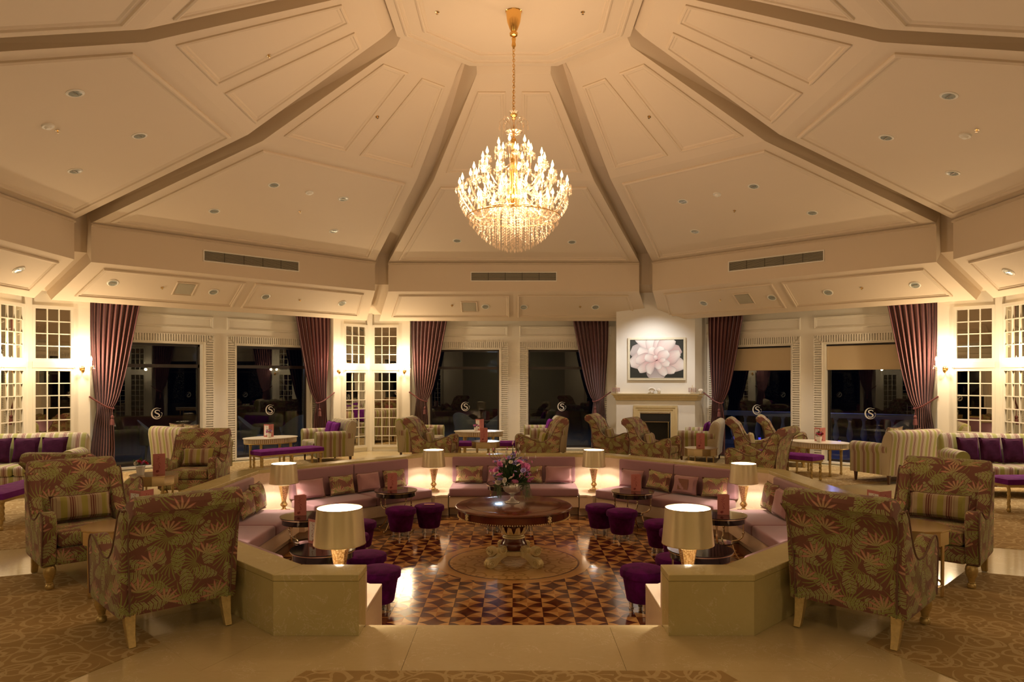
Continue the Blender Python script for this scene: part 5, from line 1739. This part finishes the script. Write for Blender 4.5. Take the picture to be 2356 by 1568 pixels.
# cushions on the banquettes: wing, place along it, kind
def on_bench(k, u, mat, label, w=.46, h=.31, roll=0.0, patch=None, yaw=0.0):
    x, y, _ = wpt(k, u, 3.60, 0)
    pillow(mat, w, h, .14, (x, y, -.043 + abs(roll) * .004), wrz(k) + yaw, -14, label, 'cushions on the banquettes', trim='piping', roll=roll, patch=patch)
def au(px, k, a=3.66):
    f = R(PHI[k]); q = (px - CX) / FPX
    return (q * (YC + a * sin(f)) - a * cos(f)) / (sin(f) + q * cos(f))
on_bench(1, au(712, 1), 'mauve2', 'plain pink cushion on the far-left banquette, leftmost', w=.50)
on_bench(1, au(785, 1), 'floral', 'floral cushion on the far-left banquette between two pink ones')
on_bench(1, au(846, 1), 'mauve2', 'plain pink cushion on the far-left banquette beside the seam')
on_bench(1, au(906, 1), 'floral', 'floral cushion on the far-left banquette behind the menu, rightmost')
on_bench(0, au(1080, 0), 'floral', 'floral cushion on the far banquette, left end', w=.50)
on_bench(0, au(1150, 0), 'mauve2', 'pink cushion on the far banquette, left of the flowers')
on_bench(0, au(1218, 0), 'floral', 'floral cushion on the far banquette, right of the flowers', w=.48)
on_bench(0, au(1285, 0), 'mauve2', 'pink cushion on the far banquette, right end', w=.50)
on_bench(7, au(1455, 7), 'mauve2', 'pink cushion on the far-right banquette behind the menu', w=.46)
on_bench(7, au(1516, 7), 'floral', 'floral cushion on the far-right banquette, second from left', roll=5)
on_bench(7, au(1578, 7), 'mauve2', 'pink cushion with a brown square patch on the far-right banquette', patch='patch')
on_bench(7, au(1648, 7), 'floral', 'floral cushion on the far-right banquette, right end', roll=-5)
on_bench(6, -.92, 'floral', 'floral cushion on the right banquette beside the lamp', h=.40, w=.42)
on_bench(6, -.45, 'mauve2', 'pink cushion on the right banquette behind the near armchair', h=.38)
on_bench(2, .92, 'floral', 'floral cushion on the left banquette beside the lamp', h=.40, w=.42)
on_bench(2, .44, 'floral', 'floral cushion on the left banquette, second from the lamp', h=.36)

# ------------------------------------------------------------------ round mahogany table
TY = 9.36
rt = thing('round_table', 'round mahogany pedestal table with gilded scroll feet at the centre', 'table', (0, TY, ZF + .0))
m = MB(); m.lathe([(.01, .70), (.735, .70), (.755, .708), (.765, .72), (.76, .735), (.74, .742), (.01, .745)], 72); m.build('tabletop', 'mahog', rt)
m = MB(); m.lathe([(.62, .7455), (.628, .7455)], 64, cap=False); m.build('inlay_line', 'walnut', rt)
m = MB(); m.lathe([(.722, .612), (.722, .70), (.70, .70), (.70, .612), (.722, .612)], 72, cap=False); m.build('apron', 'mahog', rt)
m = MB()
for i in range(150):
    a = 2 * PI * i / 150; m.octa((.726 * cos(a), .726 * sin(a), .610), .010, .010)
stuff(m.build('gilt_beading', 'gold', rt))
for i in range(4):
    a = i * PI / 2 + R(-53)
    pl_ = MB(); pl_.T = Matrix.Rotation(a, 4, 'Z'); pl_.box(.716, .729, -.055, .055, .616, .698); p_ = pl_.build('apron_block', 'walnut', rt, smooth=False, bevel=.002)
    g_ = MB(); g_.T = Matrix.Rotation(a, 4, 'Z')
    for dy, dz, r in ((0, 0, .020), (.017, .020, .013), (-.017, .020, .013), (.017, -.020, .013), (-.017, -.020, .013), (0, .030, .011), (0, -.030, .011)): g_.ball((.730, dy, .657 + dz), r, 8, 4)
    g_.build('gilt_rosette', 'gold', p_)
m = MB(); m.lathe([(.20, .613), (.17, .60), (.12, .585), (.115, .57), (.135, .54), (.155, .49), (.155, .46), (.14, .42), (.12, .39), (.11, .37), (.11, .345), (.13, .33), (.14, .31), (.145, .285), (.16, .26), (.175, .225), (.17, .19), (.15, .17), (.13, .16)], 40); m.build('pedestal', 'mahog', rt)
m = MB()
for i in range(10):
    a = 2 * PI * i / 10
    T_ = Matrix.Rotation(a, 4, 'Z'); m.T = T_
    rows = []
    for q in range(7):
        t = q / 6; z = .365 + .115 * t; r = .128 + .045 * sin(t * 1.9) + (.03 if q == 6 else 0); w = .048 * (1 - .55 * t) * (1 if q < 6 else .6)
        rows.append([(r, -w, z), (r + .022 * (1 - t * .4), 0, z + .004), (r, w, z), (r - .008, 0, z)])
    m.loft(rows)
m.T = None; m.build('acanthus_leaves', 'gold', rt)
for z, r in ((.325, .142), (.348, .125)):
    m = MB(); m.lathe([(r - .01, z - .012), (r + .004, z - .008), (r + .008, z), (r + .004, z + .008), (r - .01, z + .012)], 32); m.build('gilt_ring', 'gold', rt)
m = MB(); m.lathe([(.14, .11), (.185, .115), (.19, .135), (.18, .15), (.185, .165), (.14, .17)], 36); m.build('gilt_collar', 'gold', rt)
def scroll_foot():
    """S-scroll foot in the xz plane, running outward along x"""
    m = MB()
    top = [(.12, .20), (.16, .235), (.205, .245), (.24, .225), (.245, .19), (.235, .16), (.26, .13), (.31, .115), (.36, .125), (.40, .115), (.42, .08), (.415, .035), (.38, .005), (.33, .002), (.30, .02), (.27, .05), (.21, .085), (.15, .10), (.12, .12)]
    P = smoothpts([(x, 0, z) for x, z in top], 2, closed=True)
    m.loft([[(x, -.032, z) for x, _, z in P], [(x, .032, z) for x, _, z in P]])
    for cx_, cz_, r in ((.195, .19, .044), (.37, .056, .048)):
        for y0 in (-.034, .034):
            s_ = 1 if y0 > 0 else -1
            pts = []
            for q in range(26):
                a = q / 25 * 4.2 * PI; rr = r * (1 - q / 27)
                pts.append((cx_ + rr * cos(a), y0 + s_ * .004, cz_ + rr * sin(a)))
            m.tube(pts, .008, 5)
        for q in (-.5, 0, .5):
            m.tube([(cx_ + (r + .006) * cos(t * PI / 8), q * .052, cz_ + (r + .006) * sin(t * PI / 8)) for t in range(17)], .008, 6, cap=False)
    m.v = [(.12 + (x - .12) * 1.28, y, z) for x, y, z in m.v]
    return m
ft = None
for i, a in enumerate((R(-47), R(-133), R(47), R(133))):
    if ft is None: ft = scroll_foot().build('scroll_foot', 'gold', rt); o = ft
    else: o = ft.copy(); C.objects.link(o)
    o.rotation_euler = (0, 0, a)

# ------------------------------------------------------------------ vases and flowers
def rose(m, p, r, mats=(0, 0)):
    x, y, z = p
    m.m = mats[0]
    d = Vector((rnd.uniform(-.5, .5), rnd.uniform(-1, .3), rnd.uniform(.2, 1))).normalized()
    q = d.to_track_quat('Z', 'Y').to_matrix().to_4x4()
    m.T = Matrix.Translation(p) @ q
    for ring, (rr, n, hh, lean) in enumerate(((.30, 4, .62, .1), (.55, 5, .50, .35), (.85, 6, .30, .75))):
        for i in range(n):
            a = 2 * PI * i / n + ring * .6; c_, s_ = cos(a), sin(a); wd_ = r * rr * .75
            base = Vector((c_ * r * .12, s_ * r * .12, -r * .2)); mid = Vector((c_ * r * rr, s_ * r * rr, r * hh * .5)); tip = Vector((c_ * r * (rr + lean * .35), s_ * r * (rr + lean * .35), r * hh))
            t = Vector((-s_, c_, 0))
            m.poly([base, mid + t * wd_, tip + t * wd_ * .5, tip - t * wd_ * .5, mid - t * wd_])
    m.T = None
vase = thing('flower_vase', 'silver footed urn vase with a mixed bouquet on the round table', 'vase', (-.02, TY + .16, ZF + .7475))
m = MB(); m.lathe([(.10, 0), (.098, .006), (.05, .022), (.022, .05), (.018, .075), (.03, .09), (.022, .10), (.06, .115), (.10, .14), (.122, .18), (.124, .225), (.112, .255), (.118, .265), (.126, .272), (.11, .265), (.10, .24)], 36); m.build('urn', plain('etched_silver_urn', (.85, .82, .78), .26, .55, vary=.2, scale=25), vase)
def bouquet(o, c, Rr, H, n, sizes, mats, seed, foliage=True, trail=True):
    rr_ = random.Random(seed)
    cnt_ = 0
    while cnt_ < n:
        a = rr_.uniform(0, 2 * PI); e = rr_.uniform(-.25, 1) * PI / 2
        rad = Rr * (.88 + .28 * rr_.random())
        p = (c[0] + rad * cos(e) * cos(a), c[1] + rad * cos(e) * sin(a), c[2] + H * .35 + rad * sin(e) * H / Rr * .75)
        mi = rr_.choice(mats)
        m = MB(); rose(m, p, rr_.uniform(*sizes)); m.build('bloom', mi, o, smooth=True); cnt_ += 1
bq = vase
bouquet(bq, (0, 0, .25), .235, .27, 52, (.030, .046), ['bl_pink', 'bl_pink', 'bl_white', 'bl_pink', 'bl_lilac'], 3)
bouquet(bq, (0, 0, .25), .25, .33, 44, (.016, .027), ['bl_lilac', 'bl_white', 'bl_pink', 'bl_lilac'], 9)
def leaves(o, n, c, Rr, H, L, mat, seed, name='foliage', up=.6):
    r_ = random.Random(seed); m = MB()
    for i in range(n):
        a = r_.uniform(0, 2 * PI); e = r_.uniform(-.2, 1) * PI / 2; rad = Rr * r_.uniform(.2, 1.0)
        p = Vector((c[0] + rad * cos(e) * cos(a), c[1] + rad * cos(e) * sin(a), c[2] + rad * sin(e) * H / Rr + .02))
        d = Vector((cos(a) * cos(e), sin(a) * cos(e), sin(e) + up)).normalized(); t = d.cross(Vector((r_.uniform(-1, 1), r_.uniform(-1, 1), r_.uniform(-1, 1)))).normalized()
        l = L * r_.uniform(.6, 1.3); w = l * .2; nrm = d.cross(t) * l * .12
        A = p; B = p + d * l * .5 + nrm; Cc = p + d * l
        m.poly([A, B + t * w, Cc]); m.poly([A, Cc, B - t * w])
    stuff(m.build(name, mat, o, smooth=False))
leaves(bq, 1100, (0, 0, .25), .21, .29, .06, 'leafg', 4)
r_ = random.Random(11); m = MB()
for i in range(34):   # tall buds and thin stems
    a = r_.uniform(0, 2 * PI); e = r_.uniform(.1, 1) * PI / 2; L = r_.uniform(.34, .46)
    d = Vector((cos(a) * cos(e), sin(a) * cos(e), sin(e) * 1.15)); p0 = Vector((0, 0, .25)); p1 = p0 + d * L
    m.m = 0; m.tube([p0, p0 + d * L * .5 + Vector((0, 0, .02)), p1], .0022, 4)
    m.m = 1 if i % 3 else 2; m.lathe([(.002, 0), (.009, .012), (.008, .026), (.001, .042)], 6, tuple(p1))
m.build('bud_sprays', ['leafg', 'bl_white', 'bl_pink'], bq, smooth=True)
m = MB()
for i in range(90):
    a = r_.choice((0, PI)) + r_.uniform(-.7, .7); r0 = .16 + r_.uniform(0, .08); x, y = r0 * cos(a), r0 * sin(a)
    pts = [(x * .7, y * .7, .27), (x, y, .24)]; z = .24
    for q in range(6): z -= r_.uniform(.02, .04); x += r_.uniform(-.012, .014) * (1 if x > 0 else -1); y += r_.uniform(-.01, .01); pts.append((x, y, max(.02, z)))
    m.tube(pts, .0016, 3)
stuff(m.build('trailing_moss', 'leafl', bq, smooth=False))

def small_flowers(loc, label, mats, s=1.0, seed=1):
    o = thing('flower_pot', label, 'flower pot', loc, 0, 'small pots of flowers on the tables')
    m = MB(); m.lathe([(.035 * s, 0), (.045 * s, .07 * s), (.047 * s, .085 * s), (.040 * s, .085 * s), (.038 * s, .07 * s)], 8); m.build('pot', 'pottery', o, smooth=False)
    r_ = random.Random(seed)
    for i in range(9):
        a = i * 2.4; rr = .012 + .045 * sqrt(i / 9) * s
        m = MB(); rose(m, (rr * cos(a), rr * sin(a), .115 * s + .03 * (1 - i / 9)), .022 * s); m.build('bloom', r_.choice(mats), o)
    leaves(o, 60, (0, 0, .085 * s), .06 * s, .05 * s, .035 * s, 'leafg', seed)
    return o
zd = .586; zo = .628
small_flowers((-4.86, 9.34, zd), 'pot of red, white and purple flowers on the left parapet drum table', ['bl_red', 'bl_white', 'bl_pink', 'bl_red'], 1.25, 2)
small_flowers((-3.27, 6.13, zd), 'pot of white flowers half hidden behind the near-left armchair', ['bl_white'], 1.0, 5)
small_flowers((3.27, 6.22, zd), 'pot of red and white flowers half hidden behind the near-right armchair', ['bl_red', 'bl_white'], 1.0, 6)
small_flowers((-4.98, 14.6, zo), 'pot of purple flowers on the oval table at the left windows', ['bl_pink', 'bl_white', 'bl_lilac'], 1.0, 7)
small_flowers((5.80, 13.62, zo), 'pot of red and purple flowers on the oval table at the right windows', ['bl_red', 'bl_pink'], 1.2, 8)
small_flowers((-.86, 16.35, zo), 'pot of pink flowers on the far oval table', ['bl_pink'], 1.0, 9)

# ------------------------------------------------------------------ menus
def menu(loc, rz, label, openv=28, w=.15, h=.26, pr=True, photo=False):
    openv = 28 if not photo else 80
    if not photo: rz = rz - R(76); loc = (loc[0] - .07, loc[1], loc[2])
    o = thing('menu_card', label, 'menu', loc, rz, 'pink menu cards standing on tables')
    for s in (-1, 1):
        a = R(openv) * s
        m = MB(); m.T = Matrix.Rotation(a - PI / 2 * 0, 4, 'Z')
        th = R(openv / 2)
        m.T = Matrix.Rotation(PI / 2 + s * th, 4, 'Z'); m.box(0, w, -.0012, .0012, 0, h)
        leaf = m.build('cover', 'pinkcard', o, smooth=False)
        if pr and s == 1 or pr and s == -1:
            r_ = random.Random(5); m = MB(); m.T = Matrix.Rotation(PI / 2 + s * th, 4, 'Z')
            yy = -s * -.0022
            stem = smoothpts([(w * .35, 0, h * .12), (w * .55, 0, h * .35), (w * .42, 0, h * .6), (w * .6, 0, h * .85)], 5)
            for q in range(len(stem) - 1):
                (x0, _, z0), (x1, _, z1) = stem[q], stem[q + 1]
                m.poly([(x0 - .0007, yy, z0), (x0 + .0007, yy, z0), (x1 + .0007, yy, z1), (x1 - .0007, yy, z1)])
            for q in range(30):
                x0, _, z0 = stem[r_.randrange(len(stem))]; x0 += r_.uniform(-.022, .022); z0 += r_.uniform(-.01, .02); rr = r_.uniform(.003, .0062)
                m.poly([(x0 + rr * cos(t * PI / 3), yy, z0 + rr * sin(t * PI / 3)) for t in range(6)])
            m.poly([(w * .35 + .017 * cos(t * PI / 5), yy, h * .13 + .017 * sin(t * PI / 5)) for t in range(10)])
            m.build('printed_spray', 'cardprint', leaf, smooth=False)
    if photo:
        m = MB(); m.T = Matrix.Rotation(PI / 2 + R(openv / 2), 4, 'Z'); m.box(w * .12, w * .88, -.002, .002, h * .12, h * .9); m.build('inner_page', 'paper', o, smooth=False)
    return o
zc_ = ZF + .630
def toward(x, y, off=0): return atan2(-x, -y) * -1 + off     # opening of the card away from the camera
menu((-1.92, 11.30, zc_), .1, 'pink menu standing on the far-left black table', 50)
menu((-2.74, 9.18, zc_), .25, 'pink menu standing on the left black table', 50)
menu((1.90, 11.18, zc_), -.1, 'pink printed menu standing on the far-right black table', 50)
menu((2.70, 9.26, zc_), -.2, 'pink printed menu standing on the right black table', 50)
menu((-2.08, 7.58, zc_), .2, 'open pink menu on the table behind the large left lamp', 80, photo=True)
menu((-.60, 14.28, zd), .15, 'pink menu standing on the far drum table', 60)
menu((3.36, 12.93, zd), -.1, 'pink printed menu standing on the drum table beyond the far-right parapet', 50)
menu((-4.66, 9.40, zd), .2, 'tall pink menu on the drum table by the left parapet', 40)
menu((-3.30, 6.34, zd), .4, 'pink menu half hidden between the near-left armchairs', 70, photo=True)
menu((3.22, 6.30, zd), -.4, 'pink menu half hidden between the near-right armchairs', 70, photo=True)
menu((5.86, 13.72, zo), -.4, 'open pink menu with a picture page on the right oval table', 80, photo=True)
menu((-5.02, 14.72, zo), .4, 'open pink menu on the left oval table behind its flowers', 80, photo=True)
menu((-.78, 16.55, zo), .1, 'open pink menu on the far oval table', 80, photo=True)
o = thing('flat_menu', 'pink menu card lying on the right-hand far-left stool', 'menu', (-1.30, 11.06, ZF + .443), .1)
m = MB(); m.box(-.08, .08, -.04, .04, 0, .004); m.build('card_cover', 'pinkcard', o, smooth=False)

# ------------------------------------------------------------------ outside
mb = MB(); mb.lathe([(9.45 / cos(PI / 8), -.16), (9.45 / cos(PI / 8), -.06), (34, -.06), (34, -.16)], 8, (0, YC, 0), cap=False, rot=PI / 8)
o = mb.build('ground_terrace', 'paving', smooth=False); struct(o)
def wicker_chair():
    o = thing('wicker_chair', '', 'garden chair', group='wicker chairs on the terrace')
    m = MB(); rows = []
    for i in range(17):
        a = R(-20 + i * (220 / 16)); r = .30
        hgt = .62 + .32 * max(0, sin(a)) ** 1.2
        rows.append([(r * cos(a), r * sin(a), .36), (r * 1.02 * cos(a), r * 1.02 * sin(a), .5), (r * 1.12 * cos(a), r * 1.12 * sin(a), hgt * .8), (r * 1.2 * cos(a), r * 1.2 * sin(a), hgt),
                     (r * 1.26 * cos(a), r * 1.26 * sin(a), hgt), (r * 1.17 * cos(a), r * 1.17 * sin(a), hgt * .8), (r * 1.08 * cos(a), r * 1.08 * sin(a), .5), (r * 1.06 * cos(a), r * 1.06 * sin(a), .36)])
    m.loft(rows); m.build('shell_back', 'wicker', o)
    m = MB(); m.lathe([(.05, .36), (.30, .36), (.31, .38), (.31, .42), (.28, .44), (.02, .445)], 24); m.build('seat', 'wicker', o)
    for i in range(4):
        a = i * PI / 2 + PI / 4; m = MB(); m.tube([(.24 * cos(a), .24 * sin(a), .37), (.29 * cos(a), .29 * sin(a), 0)], .018, 8); m.build('leg', 'wicker', o)
    return o
wk = [((-8.3, 16.6), 2.0, 'left of the left-hand far-left window'), ((-7.6, 17.3), -2.4, 'in the left-hand far-left window'), ((-6.6, 18.2), 1.8, 'left in the second far-left window'), ((-5.8, 18.9), -2.2, 'right in the second far-left window'),
      ((-1.35, 20.3), 2.6, 'left in the left far window'), ((-.45, 20.2), -2.5, 'right in the left far window'), ((7.4, 17.8), 2.6, 'in the left far-right window'), ((9.3, 16.9), 2.7, 'left in the right-hand window'), ((10.2, 16.5), -2.6, 'right in the right-hand window')]
for (x, y), rz, w in wk: place('wick', wicker_chair, (x, y, -.058), rz, 'pale wicker chair on the dark terrace, ' + w, 'wicker chairs on the terrace')
light('POINT', 'terrace_light', (8.5, 19.5, 2.4), 55, (.30, .34, 1.0), .2)
light('POINT', 'terrace_light', (-8.5, 19.5, 2.4), 40, (.7, .7, 1.0), .2)
light('POINT', 'terrace_light', (-.6, 22.0, 2.2), 60, (.65, .75, 1.0), .2)
bal = thing('balustrade', 'stone balustrade glowing blue beyond the right garden windows', 'balustrade', (0, 0, -.06))
BA, BB = Vector((5.6, 21.2)), Vector((13.4, 16.6))
m = MB(); d = (BB - BA).normalized(); n_ = Vector((-d.y, d.x)) * .11
for z0, z1 in ((0, .12), (.82, .95)):
    m.loft([[(*(BA - n_), z0), (*(BA + n_), z0), (*(BA + n_), z1), (*(BA - n_), z1)], [(*(BB - n_), z0), (*(BB + n_), z0), (*(BB + n_), z1), (*(BB - n_), z1)]])
m.build('rail', 'balus', bal, smooth=False)
m = MB(); m.lathe([(.06, .12), (.07, .15), (.04, .2), (.085, .35), (.07, .5), (.035, .65), (.04, .76), (.065, .78), (.06, .82)], 12); b0_ = m.build('baluster', 'balus', bal)
for i in range(26):
    p = BA + d * (.2 + i * .34)
    o = b0_ if i == 0 else b0_.copy()
    if i: C.objects.link(o)
    o.location = (p.x, p.y, 0)
for i in range(0, 26, 2):
    p = BA + d * (.37 + i * .34) + Vector((-.45, -.6)) * .5
    g_ = thing('garden_light', 'small blue garden light at the foot of the balustrade', 'garden light', (p.x, p.y, -.06), 0, 'blue garden lights by the balustrade')
    m = MB(); m.lathe([(.03, 0), (.03, .25), (.05, .26), (.01, .33)], 10); m.build('post', 'darkmetal', g_)
    m = MB(); m.lathe([(.034, .16), (.036, .2), (.034, .24)], 10, cap=False); m.build('light_band', 'bluelamp', g_)
